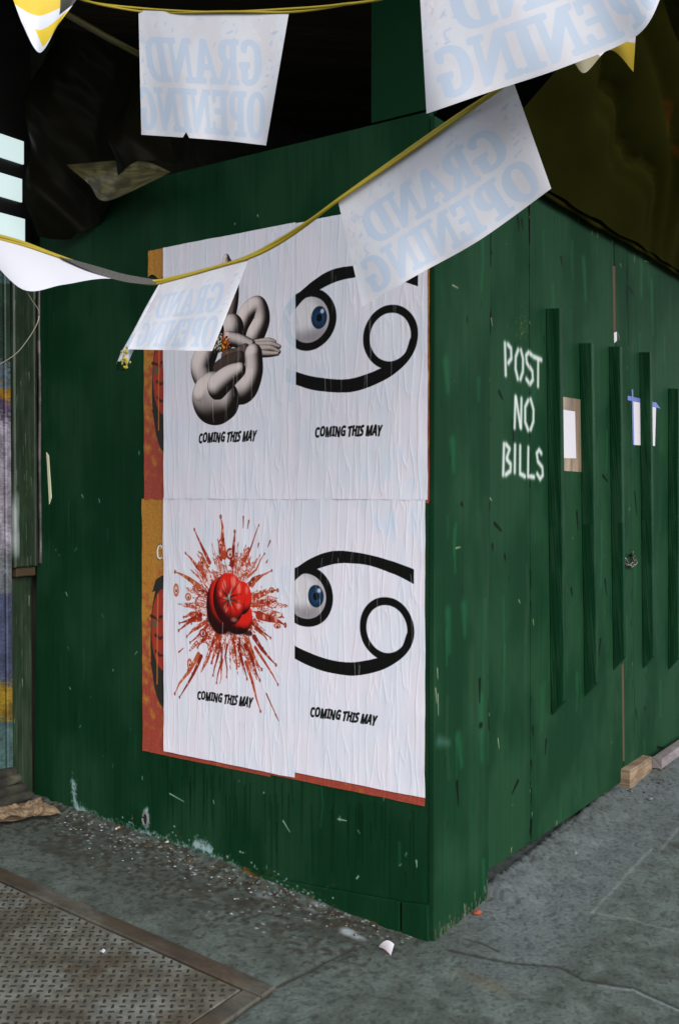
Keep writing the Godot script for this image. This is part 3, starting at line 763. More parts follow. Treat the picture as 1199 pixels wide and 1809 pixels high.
	for i in 120:
		var a := rng.randf() * TAU; var l := rng.randf_range(70, 135)
		ellipse(im, c + Vector2(cos(a), sin(a)) * l, Vector2(rng.randf_range(0.8, 3.2), rng.randf_range(0.8, 3.2)), [reds[0], reds[1], Color(0.82, 0.74, 0.74), Color(0.36, 0.14, 0.07)][i % 4], 0.9, 0.9)
	# the tomato
	var blob := func(cx: float, cy: float, rx: float, ry: float):
		var m: Vector2 = z.call(cx, cy)
		m = (z.call(490.0, 745.0) as Vector2).lerp(m, 0.88)
		var r := Vector2(rx, ry) * Vector2(0.46, 0.37)
		for y in range(int(m.y - r.y) - 1, int(m.y + r.y) + 2):
			for x in range(int(m.x - r.x) - 1, int(m.x + r.x) + 2):
				var q := (Vector2(x, y) - m) / r
				var l := q.length()
				if l < 1.03:
					var lam := clampf(q.x * 0.35 - q.y * 0.5 + sqrt(maxf(0, 1 - l * l)) * 0.75, 0, 1)
					mixpx(im, x, y, Color(0.16, 0.02, 0.02).lerp(Color(0.78, 0.12, 0.08), smoothstep(0.05, 0.65, lam)), 1.0 - smoothstep(0.97, 1.03, l))
	blob.call(420.0, 760.0, 105.0, 190.0)
	blob.call(560.0, 840.0, 110.0, 125.0)
	blob.call(600.0, 690.0, 70.0, 110.0)
	blob.call(490.0, 700.0, 115.0, 175.0)
	stroke(im, [z.call(360.0, 860.0), z.call(430.0, 920.0), z.call(530.0, 940.0)], 14, 9, Color(0.12, 0.03, 0.02), 0.75, 6.0)
	stroke(im, [z.call(570.0, 940.0), z.call(650.0, 960.0)], 8, 6, Color(0.10, 0.03, 0.02), 0.8, 3.0)
	for q in [[455, 600, 7, 13], [525, 575, 9, 13], [565, 625, 7, 15], [470, 775, 6, 9], [565, 750, 8, 10], [530, 860, 10, 5], [430, 660, 5, 8], [625, 640, 5, 9]]:
		ellipse(im, z.call(float(q[0]), float(q[1])), Vector2(q[2], q[3]), Color(0.88, 0.62, 0.56), 0.55, 4.0)
	for i in 11:                                              # the furrows between its ribs
		var a := TAU * i / 11.0 + 0.15
		var s: Vector2 = z.call(490.0, 700.0)
		stroke(im, [s + Vector2(cos(a), sin(a)) * 16, s + Vector2(cos(a + 0.12), sin(a + 0.12)) * rng.randf_range(40, 58)], 2.2, 0.6, Color(0.30, 0.03, 0.02), 0.6, 2.0)
	for i in 9:
		var a := TAU * i / 9.0 + 0.3
		var l := rng.randf_range(20, 36)
		stroke(im, [z.call(490.0, 700.0), (z.call(490.0, 700.0) as Vector2) + Vector2(cos(a), sin(a) * 1.2) * l], 3.4, 0.5, [Color(0.22, 0.20, 0.16), Color(0.48, 0.48, 0.46), Color(0.10, 0.09, 0.07)][i % 3], 0.95, 0.8)
	ellipse(im, z.call(492.0, 690.0), Vector2(4, 7), Color(0.66, 0.66, 0.66), 0.8, 2.0)
	slogan(im, rect, Vector2(352, 1220), Vector2(450, 1232), Vector2(446, 1249.5), Vector2(351, 1234.5))
	creases(im, 20)
	return im
func print_old(rect: Rect2) -> Image:                         # the older ochre and red sheet underneath
	var lo := grey(131, 440, 660, 0.03); var hi := grey(132, 440, 660, 0.12)
	var d := PackedByteArray()
	d.resize(440 * 660 * 3)
	for i in 440 * 660:
		var y := i / 440 / 660.0
		var t := smoothstep(0.35, 0.95, y + (lo[i] / 255.0 - 0.5) * 0.9 + (hi[i] / 255.0 - 0.5) * 0.3)
		var c := Color(0.62, 0.42, 0.12).lerp(Color(0.54, 0.20, 0.14), t)
		var k := 0.85 + hi[i] / 255.0 * 0.3
		d[i * 3] = int(minf(c.r * k, 1) * 255); d[i * 3 + 1] = int(c.g * k * 255); d[i * 3 + 2] = int(c.b * k * 255)
	var im := from_bytes(d, 440, 660)
	var zz := Vector3.ZERO
	pe(im, rect, zz, 267, 1020, 315, 1250, Color(0.09, 0.085, 0.06), 1.0, 1.5)
	pe(im, rect, zz, 268.5, 1040, 313, 1185, Color(0.56, 0.15, 0.08), 1.0, 1.5)
	poly_px(im, rect, zz, [[270, 1046], [291, 1040], [312, 1046]], [[306, 1024], [291, 1016], [276, 1024]], Color(0.10, 0.09, 0.06), 1.0)
	poly_px(im, rect, zz, [[266, 1168], [278, 1180], [291, 1184], [305, 1180], [316, 1168]], [[306, 1210], [291, 1218], [276, 1210]], Color(0.09, 0.085, 0.06), 1.0)
	for s in [[[268, 1088], [275, 1091], [281, 1096]], [[284, 1090], [290, 1088]], [[276, 1122], [284, 1128], [290, 1124]], [[277, 1150], [283, 1158], [290, 1157]]]:
		stroke(im, s.map(func(p): return pp(rect, p[0], p[1])), 4.5, 2.5, Color(0.12, 0.06, 0.04), 0.9, 2.0)
	pe(im, rect, zz, 269, 1096, 280, 1108, Color(0.30, 0.28, 0.20), 0.9, 2.0)
	stroke(im, [pp(rect, 280, 1050), pp(rect, 279, 1120), pp(rect, 278.5, 1208)], 2.6, 2.0, Color(0.74, 0.42, 0.16), 0.8, 1.5)
	var t := letters("CA", "Droid Serif", 800)
	for o in [[Color(0.08, 0.07, 0.05), 0.8], [Color(0.84, 0.82, 0.76), 0.0]]:
		draw_letters(im, t, func(p): return pp(rect, 277.5 - o[1] * 0.6 + p.x * (24 + o[1] * 1.2), 962 - o[1] * 1.5 + p.y * (26 + o[1] * 3)), o[0])
	return im
func no_cut(_u: float, _v: float) -> Vector2:
	return Vector2.ZERO
func sheet_on_a(o: Node3D, called: String, rect: Rect2, z: float, mat: Material, seed_: int, uv := Rect2(0, 0, 1, 1), cut: Callable = no_cut) -> void:
	var st := begin(true)
	var n := noise(seed_, 1.0, 3)
	var nu := 28; var nv := 36
	sheet(st, func(u: float, v: float):
		var x := rect.position.x + u * rect.size.x
		var y := rect.position.y - v * rect.size.y
		var d := n.get_noise_2d(x * 28.0, y * 3.0) * 0.0016 + n.get_noise_2d(x * 5.0 + 40.0, y * 4.0) * 0.0007
		var edge: float = maxf(absf(u - 0.5), absf(v - 0.5)) * 2.0
		d += maxf(0.0, edge - 0.93) * 0.02 * (0.5 + n.get_noise_2d(x * 12, y * 12 + 9))
		if cut != no_cut:
			var q: Vector2 = cut.call(u, v)
			x = rect.position.x + q.x * rect.size.x; y = rect.position.y - q.y * rect.size.y
		else:
			x += n.get_noise_2d(y * 6.0, 3.0 + x) * 0.0018; y += n.get_noise_2d(x * 6.0, 90.0) * 0.0018
		return Vector3(x, y, z + d), nu, nv)
	var m: StandardMaterial3D = mat
	if uv != Rect2(0, 0, 1, 1):
		m = mat.duplicate()
		m.uv1_scale = Vector3(uv.size.x, uv.size.y, 1); m.uv1_offset = Vector3(uv.position.x, uv.position.y, 0)
	obj(called, st, m, o)
func poster_material(called: String, im: Image) -> StandardMaterial3D:
	var m := material(called, Color.WHITE, 0.8, tex(im))
	m.metallic_specular = 0.25
	relief(m, M["wrinkle"], 0.08)
	return m
func make_posters() -> void:
	var wr := grey(141, 440, 660, 0.022, Vector2(1, 9), 3)
	for i in wr.size(): wr[i] = int(pow(1.0 - absf(wr[i] / 255.0 - 0.5) * 2.0, 9.0) * 255)
	M["wrinkle"] = tex(Image.create_from_data(440, 660, false, Image.FORMAT_L8, wr))
	# rects on face A: x, top y, width, height (metres)
	var old := Rect2(-1.243, 1.356, 0.618, 0.952)
	var mo := material("old_print", Color.WHITE, 0.65, tex(print_old(old)))
	relief(mo, M["wrinkle"], 0.05)
	var r1 := Rect2(-1.121, 2.278, 0.612, 0.921)
	var r2 := Rect2(-0.622, 2.276, 0.616, 0.918)
	var r3 := Rect2(-1.127, 1.362, 0.611, 0.942)
	var r4 := Rect2(-0.626, 1.366, 0.612, 0.928)
	var g := "older ochre and red posters underneath"
	var o := thing("old_poster", Vector3(-1.24, 1.36, 0.002), "torn ochre poster edge with dark bearded face, top corner ripped, beside knotted limbs poster", "poster", g)
	sheet_on_a(o, "sheet", Rect2(-1.229, 1.98, 0.604, 0.628), 0.0026, mo, 51, Rect2(0, 0.333, 1, 0.667))
	sheet_on_a(o, "torn_corner", Rect2(-1.205, 2.279, 0.12, 0.10), 0.0026, mo, 52, Rect2(0.0, 0.02, 0.2, 0.1), func(u: float, v: float): return Vector2(u, v * (1.0 - 0.10 * sin(u * 9.0) - 0.55 * smoothstep(0.55, 1.0, u))))
	o = thing("old_poster", Vector3(-1.24, 0.42, 0.002), "ochre and red poster edge with letters CA and bearded face, beside tomato splash poster", "poster", g)
	sheet_on_a(o, "sheet", old, 0.0022, mo, 53)
	o = thing("old_poster", Vector3(-0.62, 1.36, 0.002), "thin orange red poster edge showing beside upper crab sign poster at the corner", "poster", g)
	sheet_on_a(o, "sheet", Rect2(-0.625, 2.272, 0.6235, 0.925), 0.0026, mo, 54)
	o = thing("old_poster", Vector3(-0.62, 0.42, 0.002), "red poster strip showing below the lower crab sign poster", "poster", g)
	sheet_on_a(o, "sheet", Rect2(-0.624, 1.352, 0.6085, 0.940), 0.0022, mo, 55)
	var items := [
		["white poster of knotted grey limbs holding a flower, COMING THIS MAY", r1, 0.0090, print_knot(r1), 61],
		["upper white poster of black crab zodiac sign with a blue eye", r2, 0.0060, print_eye(r2, Vector3.ZERO, 111, [Vector2(560, 755), Vector2(677, 751), Vector2(674, 770), Vector2(558.5, 772.6)]), 62],
		["white poster of a bursting red tomato splash, COMING THIS MAY", r3, 0.0072, print_splash(r3), 63],
		["lower white poster of black crab zodiac sign with a blue eye", r4, 0.0045, print_eye(r4, on_a(684, 1112) - on_a(691, 597), 112, [Vector2(551, 1248), Vector2(668, 1264), Vector2(663.5, 1281), Vector2(548.6, 1265)]), 64]]
	for i in [3, 2, 1, 0]:
		var e: Array = items[i]
		var t := thing("wheatpaste_poster", Vector3(e[1].position.x, e[1].position.y - e[1].size.y, e[2]), e[0], "poster", "new white posters on the green hoarding")
		sheet_on_a(t, "sheet", e[1], e[2], poster_material("print_%d" % i, e[3]), e[4])

# ---------------------------------------------------------------- the ground
func seg_dist(p: Vector2, pts: Array) -> float:
	var best := 1e9
	for i in pts.size() - 1:
		best = minf(best, p.distance_to(Geometry2D.get_closest_point_to_segment(p, pts[i], pts[i + 1])))
	return best
func make_ground() -> void:
	var n := noise(201, 1.0, 4)
	var cracks := []
	for s in [[[790, 1676], [850, 1690], [920, 1700], [985, 1705], [1030, 1730], [1062, 1736], [1120, 1745], [1210, 1785]], [[826, 1658], [850, 1664], [880, 1678]], [[488, 1742], [530, 1722], [570, 1700], [612, 1680], [628, 1668]]]:
		cracks.append(s.map(func(q): var p := on_g(q[0], q[1]); return Vector2(p.x, p.z)))
	var st := begin(true)
	var nu := 270; var nv := 320
	for j in nv + 1:
		for i in nu + 1:
			var x := -2.4 + 4.4 * i / nu
			var z := -3.4 + 5.2 * j / nv
			var edge := minf(minf(i, nu - i), minf(j, nv - j))
			var h := n.get_noise_2d(x * 9, z * 9) * 0.003 + n.get_noise_2d(x * 2, z * 2) * 0.006
			if absf(x + 0.2) < 1.1 and z > -0.6 and z < 0.7:
				var p := Vector2(x, z)
				for c in cracks: h -= 0.007 * (1.0 - smoothstep(0.0, 0.022, seg_dist(p, c)))
			# crumbled mortar banked against face A, cement haunch against face B
			if z > -0.02 and x < -0.1: h += 0.020 * (1.0 - smoothstep(0.0, 0.09, z + n.get_noise_2d(x * 14, 5) * 0.04)) * smoothstep(-0.25, -0.7, x) * (0.8 + 0.5 * n.get_noise_2d(x * 25, z * 25))
			if x > -0.02 and z < -0.38: h += 0.030 * (1.0 - smoothstep(0.0, 0.20, x + n.get_noise_2d(z * 8, 15) * 0.06)) * (0.9 + 0.5 * n.get_noise_2d(x * 30, z * 30)) * (1.0 - smoothstep(-1.4, -1.7, z))
			if x < -0.215 and z > 0.51: h -= 0.018
			if edge < 1: h = 0.0
			var v := gp(x, z, h)
			st.set_uv(uv_g(v))
			st.add_vertex(v)
	for j in nv:
		for i in nu:
			var a := j * (nu + 1) + i
			for q in [a, a + 1, a + nu + 2, a, a + nu + 2, a + nu + 1]: st.add_index(q)
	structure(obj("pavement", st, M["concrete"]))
	var f := begin()
	var xs := [-60.0, -5.0, -2.4, 2.0, 5.0, 60.0]; var zs := [-60.0, -8.0, -3.4, 1.8, 6.0, 60.0]
	for i in 5:
		for j in 5:
			if i == 2 and j == 2: continue
			quad(f, gp(xs[i], zs[j]), gp(xs[i + 1], zs[j]), gp(xs[i + 1], zs[j + 1]), gp(xs[i], zs[j + 1]), no_uv)
	structure(obj("ground", f, M["concrete_far"]))
	make_hatch()
func g_slab(st: SurfaceTool, x0: float, z0: float, x1: float, z1: float, top: float, t: float, c: float, uv: Callable) -> void:
	slab(st, [gp(x0, z0, top), gp(x1, z0, top), gp(x1, z1, top), gp(x0, z1, top)], Vector3(0.06, 1, 0.04).normalized(), t, c, uv)
func make_hatch() -> void:
	var t := thing("cellar_hatch", gp(-0.9, 1.0), "rusty diamond tread steel cellar hatch set in the pavement", "hatch")
	var uvh := func(p: Vector3): return Vector2((p.x + 1.9) / 1.9, (p.z - 0.4) / 1.3)
	var st := begin()
	g_slab(st, -1.75, 0.50, -0.205, 0.562, 0.008, 0.03, 0.004, uvh)
	obj("frame_bar", st, M["rusty_frame"], t)
	st = begin()
	g_slab(st, -0.268, 0.566, -0.205, 1.55, 0.008, 0.03, 0.004, uvh)
	obj("frame_bar", st, M["rusty_frame"], t)
	st = begin()
	g_slab(st, -1.75, 0.568, -0.276, 1.55, 0.004, 0.02, 0.003, uvh)
	var plate := obj("plate", st, M["steel_plate"], t)
	var lug := CapsuleMesh.new()
	lug.radius = 0.0040; lug.height = 0.0185; lug.radial_segments = 8; lug.rings = 2
	var mm := MultiMesh.new()
	mm.transform_format = MultiMesh.TRANSFORM_3D
	mm.mesh = lug
	var places := []
	var a := deg_to_rad(38.0)
	var s := 0.0250
	var nrm := Vector3(0.06, 1, 0.04).normalized()
	for i in range(-80, 80):
		for j in range(-80, 80):
			var q := Vector2(i * s * 1.05, j * s).rotated(-a)
			var x := -0.9 + q.x; var z := 1.0 + q.y
			if x < -1.70 or x > -0.285 or z < 0.578 or z > 1.5: continue
			var ang := -a + (PI / 2 if (i + j) % 2 else 0.0) + rng.randfn(0, 0.03)
			var d := Vector3(cos(ang), 0, sin(ang)); d = (d - nrm * d.dot(nrm)).normalized()
			var b := Basis(d.cross(nrm), d, nrm)
			b = b.scaled_local(Vector3(1, 1, 0.45))
			places.append(Transform3D(b, gp(x, z, 0.0042) - t.position))
	mm.instance_count = places.size()
	for k in places.size(): mm.set_instance_transform(k, places[k])
	var o := MultiMeshInstance3D.new()
	o.name = "tread_lugs"
	o.multimesh = mm
	o.material_override = M["steel_lug"]
	t.add_child(o)
	o.set_meta("kind", "stuff")

# ---------------------------------------------------------------- the hoarding
func make_hoarding() -> void:
	var t := thing("plywood_hoarding", Vector3.ZERO, "dark green plywood corner hoarding with battened doors stencilled POST NO BILLS", "hoarding")
	var Z := Vector3(0, 0, 1); var X := Vector3.RIGHT
	# face A
	var st := begin()
	slab(st, [Vector3(-1.825, 2.548, 0), Vector3(-0.001, 2.540, 0), Vector3(-0.001, -0.04, 0), Vector3(-1.885, 0.06, 0)], Z, 0.019, 0.002, uv_a)
	obj("wall_panel", st, M["green_paint_fresh"], t)
	var zs := 0.016
	st = begin()
	slab(st, [on_a(430, 1537, zs), on_a(500, 1556, zs), on_a(705, 1593, zs), on_a(705, 1650, zs), on_a(430, 1562, zs)], Z, 0.016, 0.003, uv_a)
	obj("skirting_board", st, M["green_paint_fresh"], t)
	st = begin()
	slab(st, [on_a(708, 1594, zs), on_a(754, 1599, zs), on_a(756, 1672, zs), on_a(708, 1652, zs)], Z, 0.016, 0.003, uv_a)
	obj("skirting_board", st, M["green_paint_fresh"], t)
	st = begin()
	slab(st, [on_a(82, 799, 0.004), on_a(86, 805, 0.004), on_a(91, 879, 0.004), on_a(87, 891, 0.004)], Z, 0.0035, 0.001)
	obj("split_splinter", st, M["splinter"], t)
	# a plaster collar round a flat dark disc that paints the shade inside the hole
	var c := on_a(257, 1447, 0.002)
	st = begin(true)
	var ring := []
	for i in 15: ring.append(c + Vector3(cos(TAU * i / 14) * 0.014, sin(TAU * i / 14) * 0.024, 0))
	tube(st, ring, [0.005], 6)
	var collar := obj("hole_collar", st, M["mortar"], t)
	st = begin()
	for i in 14: tri(st, c, ring[i], ring[i + 1], no_uv)
	obj("hole", st, M["hole_shade"], collar)
	# the corner board, proud of face B, standing on the pavement
	st = begin()
	var xc := 0.018
	var ct := on_x(866, 400, xc).z; var cb := on_x(861, 1560, xc).z
	slab(st, [Vector3(xc, 2.52, 0.003), Vector3(xc, 2.52, ct), Vector3(xc, -0.02, cb), Vector3(xc, -0.045, 0.003)], X, 0.0175, 0.003, uv_b)
	obj("corner_board", st, M["green_paint_weathered"], t)
	st = begin()
	slab(st, [Vector3(0.0, 2.51, ct + 0.03), Vector3(0.0, 2.51, -6.4), Vector3(0.0, 2.60, -6.4), Vector3(0.0, 2.60, ct + 0.03)], X, 0.04, 0.002, uv_b)
	obj("header_board", st, M["green_paint_weathered"], t)
	# hinged doors: boards and battens; [z top, z bottom] of the seams
	var g1 := [ct - 0.005, cb - 0.003]
	var g2 := [on_x(933, 400).z - 0.006, on_x(938, 1470).z]
	var g3 := [-1.583, -1.752]
	var g4 := [-1.752, -1.905]
	var top := 2.505
	var bottoms := [0.088, 0.084, 0.092, 0.090]
	var seams := [g1, g2, g3, g4, [-6.4, -6.4]]
	var doors := []
	for d in 2:
		var o := Node3D.new()
		o.name = "door"
		t.add_child(o, true)
		doors.append(o)
	for i in 4:
		var a: Array = seams[i]; var b: Array = seams[i + 1]
		var ga: float = [0.002, 0.0012, 0.007, 0.0012][i]; var gb: float = [0.0012, 0.007, 0.0012, 0.0][i]
		var px: float = [-0.002, 0.0, -0.001, 0.0][i]
		st = begin()
		slab(st, [Vector3(px, top, a[0] - ga), Vector3(px, top, b[0] + gb), Vector3(px, bottoms[i], b[1] + gb), Vector3(px, bottoms[i], a[1] - ga)], X, 0.019, 0.0018, uv_b)
		obj("board", st, M["green_paint_weathered"], doors[0] if i < 2 else doors[1])
	# raw edges in the gap between the leaves
	st = begin()
	slab(st, [on_x(1081, 470, 0.0015), on_x(1086, 470, 0.0015), on_x(1087, 596, 0.0015), on_x(1083, 598, 0.0015)], X, 0.008, 0.001)
	obj("raw_edge", st, M["raw_edge"], doors[0])
	st = begin()
	slab(st, [on_x(1097.5, 1175, 0.0012), on_x(1101, 1172, 0.0012), on_x(1102.5, 1345, 0.0012), on_x(1099.5, 1345, 0.0012)], X, 0.008, 0.001)
	obj("raw_edge", st, M["raw_edge"], doors[0])
	st = begin()
	slab(st, [on_x(1084, 588, 0.003), on_x(1089, 586, 0.003), on_x(1089, 602, 0.003), on_x(1085, 606, 0.003)], X, 0.003, 0.001)
	obj("masking_scrap", st, M["white_paper"], doors[0])
	# battens: set on edge, cut to a slope at the foot
	var bat := [[963, 545, 972, 1264], [1022, 606, 1031.5, 1231], [1074, 612, 1082, 1184], [1128, 622, 1134, 1181], [1179, 686, 1179.5, 1183]]
	for i in bat.size():
		var q: Array = bat[i]
		var a := on_x(q[0], q[1]); var b := on_x(q[2], q[3])
		var w := 0.028; var dep: float = [0.054, 0.051, 0.050, 0.050, 0.050][i]
		var cut := 0.062
		st = begin()
		# side outline in the plane across the batten, swept along -z
		slab(st, [Vector3(0.0005, a.y, a.z), Vector3(dep, a.y - 0.004, a.z), Vector3(dep, b.y + cut, b.z), Vector3(0.0005, b.y, b.z)], Z, w, 0.0025, func(p): return Vector2(p.x * 4 + p.z * 4 + i * 0.23, -p.y * 0.8))
		obj("batten", st, M["green_paint_timber"], doors[0] if i < 3 else doors[1])
	# lid, and the frame behind the doors' feet
	st = begin()
	box(st, Vector3(-1.82, 2.49, -6.4), Vector3(-0.05, 2.51, -0.03), 0.002)
	obj("lid", st, M["shed_timber"], t)
	st = begin()
	box(st, Vector3(-1.8, -0.1, -6.4), Vector3(-0.03, 2.48, -6.36), 0.002)
	obj("end_panel", st, M["shed_timber"], t)
	for z in [-1.44, -1.52]:
		st = begin()
		var p := gp(-0.015, z)
		tube(st, [p - Vector3(0, 0.02, 0), p + Vector3(0, 0.10, 0)], [0.012, 0.013], 7)
		obj("peg", st, M["shed_timber"], t)

# ---------------------------------------------------------------- the building on the left
func make_storefront() -> void:
	var xf := -1.84
	var zf := func(px: float) -> float: return on_x(px, 900, xf).z
	var ya := on_x(10, 500, xf).y
	var t := thing("storefront_column", Vector3(xf, 0.11, 0.03), "chipped dark green iron storefront column with grey metal edge", "column")
	var uvc := func(p: Vector3): return Vector2((p.z + 0.06) * 6.0, clampf((2.3 - p.y) / 1.25, 0, 1.6))
	var st := begin()
	box(st, Vector3(xf - 0.10, 1.078, zf.call(60.0)), Vector3(xf + 0.012, ya + 0.02, zf.call(24.0)), 0.006, uvc)
	obj("upper_casing", st, M["column_paint"], t)
	st = begin()
	box(st, Vector3(xf - 0.10, 1.078, zf.call(66.0)), Vector3(xf + 0.006, ya + 0.02, zf.call(60.5)), 0.004, uvc)
	obj("side_rib", st, M["column_paint"], t)
	st = begin(true)
	var e := []
	for k in 12: e.append(Vector3(xf + 0.006 + 0.002 * sin(k * 1.3), 1.09 + 1.25 * k / 11.0, zf.call(70.5 - 0.6 * (11 - k) / 11.0)))
	tube(st, e, [0.009], 8)
	obj("grey_edge", st, M["grey_metal_edge"], t)
	st = begin()
	box(st, Vector3(xf - 0.10, 0.08, 0.004), Vector3(xf - 0.042, 1.04, zf.call(31.0)), 0.006, uvc)
	obj("lower_casing", st, M["column_paint"], t)
	st = begin()
	box(st, Vector3(xf - 0.10, 1.04, zf.call(64.0)), Vector3(xf - 0.002, 1.077, zf.call(30.0)), 0.004)
	obj("ledge", st, M["raw_edge"], t)
	# graffitied metal door left of the column
	var g := thing("metal_door", Vector3(xf - 0.03, 0.11, 0.4), "graffiti covered metal door with yellow purple and white bands beside column", "door")
	var yb := on_x(10, 1370, xf).y
	var uvd := func(p: Vector3): return Vector2(p.z * 0.9, (ya - p.y) / (ya - yb))
	st = begin()
	box(st, Vector3(xf - 0.06, 0.10, zf.call(13.0) + 0.002), Vector3(xf - 0.012, ya + 0.05, 1.3), 0.004, uvd)
	obj("door_panel", st, M["sprayed_metal"], g)
	st = begin()
	box(st, Vector3(xf - 0.06, 0.10, zf.call(23.0)), Vector3(xf - 0.004, ya + 0.05, zf.call(13.0)), 0.004, uvd)
	obj("stile", st, M["sprayed_metal"], g)
	for k in 2:                                              # the raised diamond on the panel
		st = begin()
		var p := on_x([2, 2][k], [965, 1010][k], xf - 0.008)
		slab(st, [p + Vector3(0, 0.05, 0.02), p + Vector3(0, 0.0, -0.035), p + Vector3(0, -0.05, 0.02), p + Vector3(0, 0, 0.075)], Vector3.RIGHT, 0.006, 0.004, uvd)
		obj("raised_diamond", st, M["sprayed_metal"], g)
	# rough stone step under it
	var s := thing("stone_base", Vector3(xf, 0.1, 0.1), "mossy crumbling stone base under the metal door", "stone")
	var prev := 0.0
	for k in 4:
		st = begin(true)
		var y0 := on_x(5, 1412 - 15 * k, xf).y
		var pts := []
		for i in 9: pts.append(Vector3(xf + 0.035 - 0.012 * k + rng.randfn(0, 0.003), y0 + rng.randfn(0, 0.002), lerpf(zf.call(40.0 - 6 * k), 1.2, i / 8.0)))
		tube(st, pts, [0.020, 0.024, 0.022], 7)
		obj("moulding", st, M["stone"], s)
	# lit transom
	var w := thing("transom_window", Vector3(xf - 0.02, 2.2, 0.1), "three bright white lit panes between black bars above the metal door", "window")
	for r in [[43.0, 250.0, 290.0], [40.0, 316.5, 357.0], [45.0, 387.0, 445.0]]:
		var a := on_x(r[0], r[1], xf - 0.02); var b := on_x(r[0], r[2], xf - 0.02)
		st = begin()
		slab(st, [a, Vector3(a.x, a.y, 1.3), Vector3(a.x, b.y, 1.3), b], Vector3.RIGHT, 0.01, 0.001)
		obj("pane", st, M["lit_pane"], w)
	st = begin()
	box(st, Vector3(xf - 0.08, ya + 0.052, 0.003), Vector3(xf - 0.034, 3.44, 1.3), 0.002)
	obj("frame", st, M["dark_steel"], w)
	# the facade the shed leans on
	var f := thing("building_facade", Vector3(xf, 0, 2.0), "dark building facade running on beside the graffiti covered door", "facade")
	st = begin()
	box(st, Vector3(xf - 0.3, -0.2, 1.305), Vector3(xf - 0.02, 3.44, 6.0), 0.003)
	obj("wall", st, M["facade_paint"], f)
	st = begin()
	box(st, Vector3(xf - 0.3, -0.2, -6.7), Vector3(xf - 0.11, 3.44, 1.30), 0.003)
	obj("wall", st, M["facade_paint"], f)

func make_shed() -> void:  # deck is out of view; its reach is set for the shade it throws below
	var t := thing("unseen_shade_deck", Vector3(-0.5, 3.45, 0), "unseen plank deck of a sidewalk shed added to shade the hoarding and pavement", "shed")
	var z := 1.7
	while z > -6.6:
		var st := begin()
		box(st, Vector3(-2.1, 3.45, z - 0.296), Vector3(1.7, 3.50, z), 0.003)
		obj("plank", st, M["shed_timber"], t)
		z -= 0.30
	var st := begin()
	box(st, Vector3(-2.1, 2.62, -6.6), Vector3(0.0, 3.44, -6.45), 0.003)
	obj("end_wall", st, M["facade_paint"], t)
	st = begin()
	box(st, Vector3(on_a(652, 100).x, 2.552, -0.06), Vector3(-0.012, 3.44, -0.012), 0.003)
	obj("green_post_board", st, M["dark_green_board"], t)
	var p := thing("conduit_pipe", at(120, 25, 3.5), "thin olive pipe slanting in the dark above the black plastic", "pipe")
	st = begin(true)
	tube(st, [at(60, -10, 3.45), at(120, 26, 3.5), at(190, 66, 3.56), at(260, 104, 3.6)], [0.012], 8)
	obj("pipe", st, M["olive_pipe"], p)

# ---------------------------------------------------------------- taped notices and the chain on the doors
func b_rect(called: String, px: Array, x: float, mat: Material, o: Node3D) -> void:
	var st := begin()
	slab(st, [on_x(px[0], px[1], x), on_x(px[2], px[3], x), on_x(px[4], px[5], x), on_x(px[6], px[7], x)], Vector3.RIGHT, 0.0008, 0.0003)
	obj(called, st, mat, o)
func make_notices() -> void:
	var a := thing("taped_notice", on_x(1003, 770), "blank white sheet framed with brown tape between two battens", "notice", "notices taped to the doors")
	b_rect("brown_tape", [982, 699, 1026, 706, 1027, 834, 984, 831], 0.0014, M["brown_tape"], a)
	b_rect("sheet", [984, 722, 1015, 727, 1017, 810, 986, 809], 0.0026, M["white_paper"], a)
	var b := thing("taped_notice", on_x(1125, 750), "white sheet stuck with blue tape half hidden behind a batten", "notice", "notices taped to the doors")
	b_rect("sheet", [1117, 709, 1158, 716, 1156, 788, 1118, 786], 0.0014, M["white_paper"], b)
	b_rect("blue_tape", [1108, 699, 1134, 705, 1134, 712, 1108, 707], 0.0024, M["blue_tape"], b)
	b_rect("blue_tape", [1115, 688, 1117.5, 688, 1119.5, 786, 1117, 786], 0.0034, M["blue_tape"], b)
	b_rect("blue_tape", [1147, 709, 1158, 711, 1166, 722, 1147, 717], 0.0024, M["blue_tape"], b)
	var c := thing("door_chain", on_x(1113, 993), "short rusty chain hanging from a nail on the door", "chain")
	var links := [[1102, 986], [1104, 992], [1108, 997], [1113, 999], [1118, 997], [1121, 991], [1118, 984]]
	for i in links.size() - 1:
		var p := on_x(links[i][0], links[i][1], 0.012); var q := on_x(links[i + 1][0], links[i + 1][1], 0.012)
		var d := (q - p).normalized()
		var s := d.cross(Vector3.RIGHT).normalized() if i % 2 else (d.cross(Vector3.RIGHT).normalized() * 0.5 + Vector3.RIGHT).normalized()
		var m := (p + q) / 2; var l := (q - p).length() * 0.72
		var ring := []
		for k in 13: ring.append(m + d * cos(TAU * k / 12) * l + s * sin(TAU * k / 12) * 0.010)
		var st := begin(true)
		tube(st, ring, [0.0036], 6)
		obj("link", st, M["galvanised"], c)
	var st := begin(true)
	tube(st, [on_x(1116, 980, 0.0), on_x(1116, 978, 0.03), on_x(1117, 974, 0.034)], [0.005, 0.005, 0.003], 7)
	obj("nail", st, M["galvanised"], c)

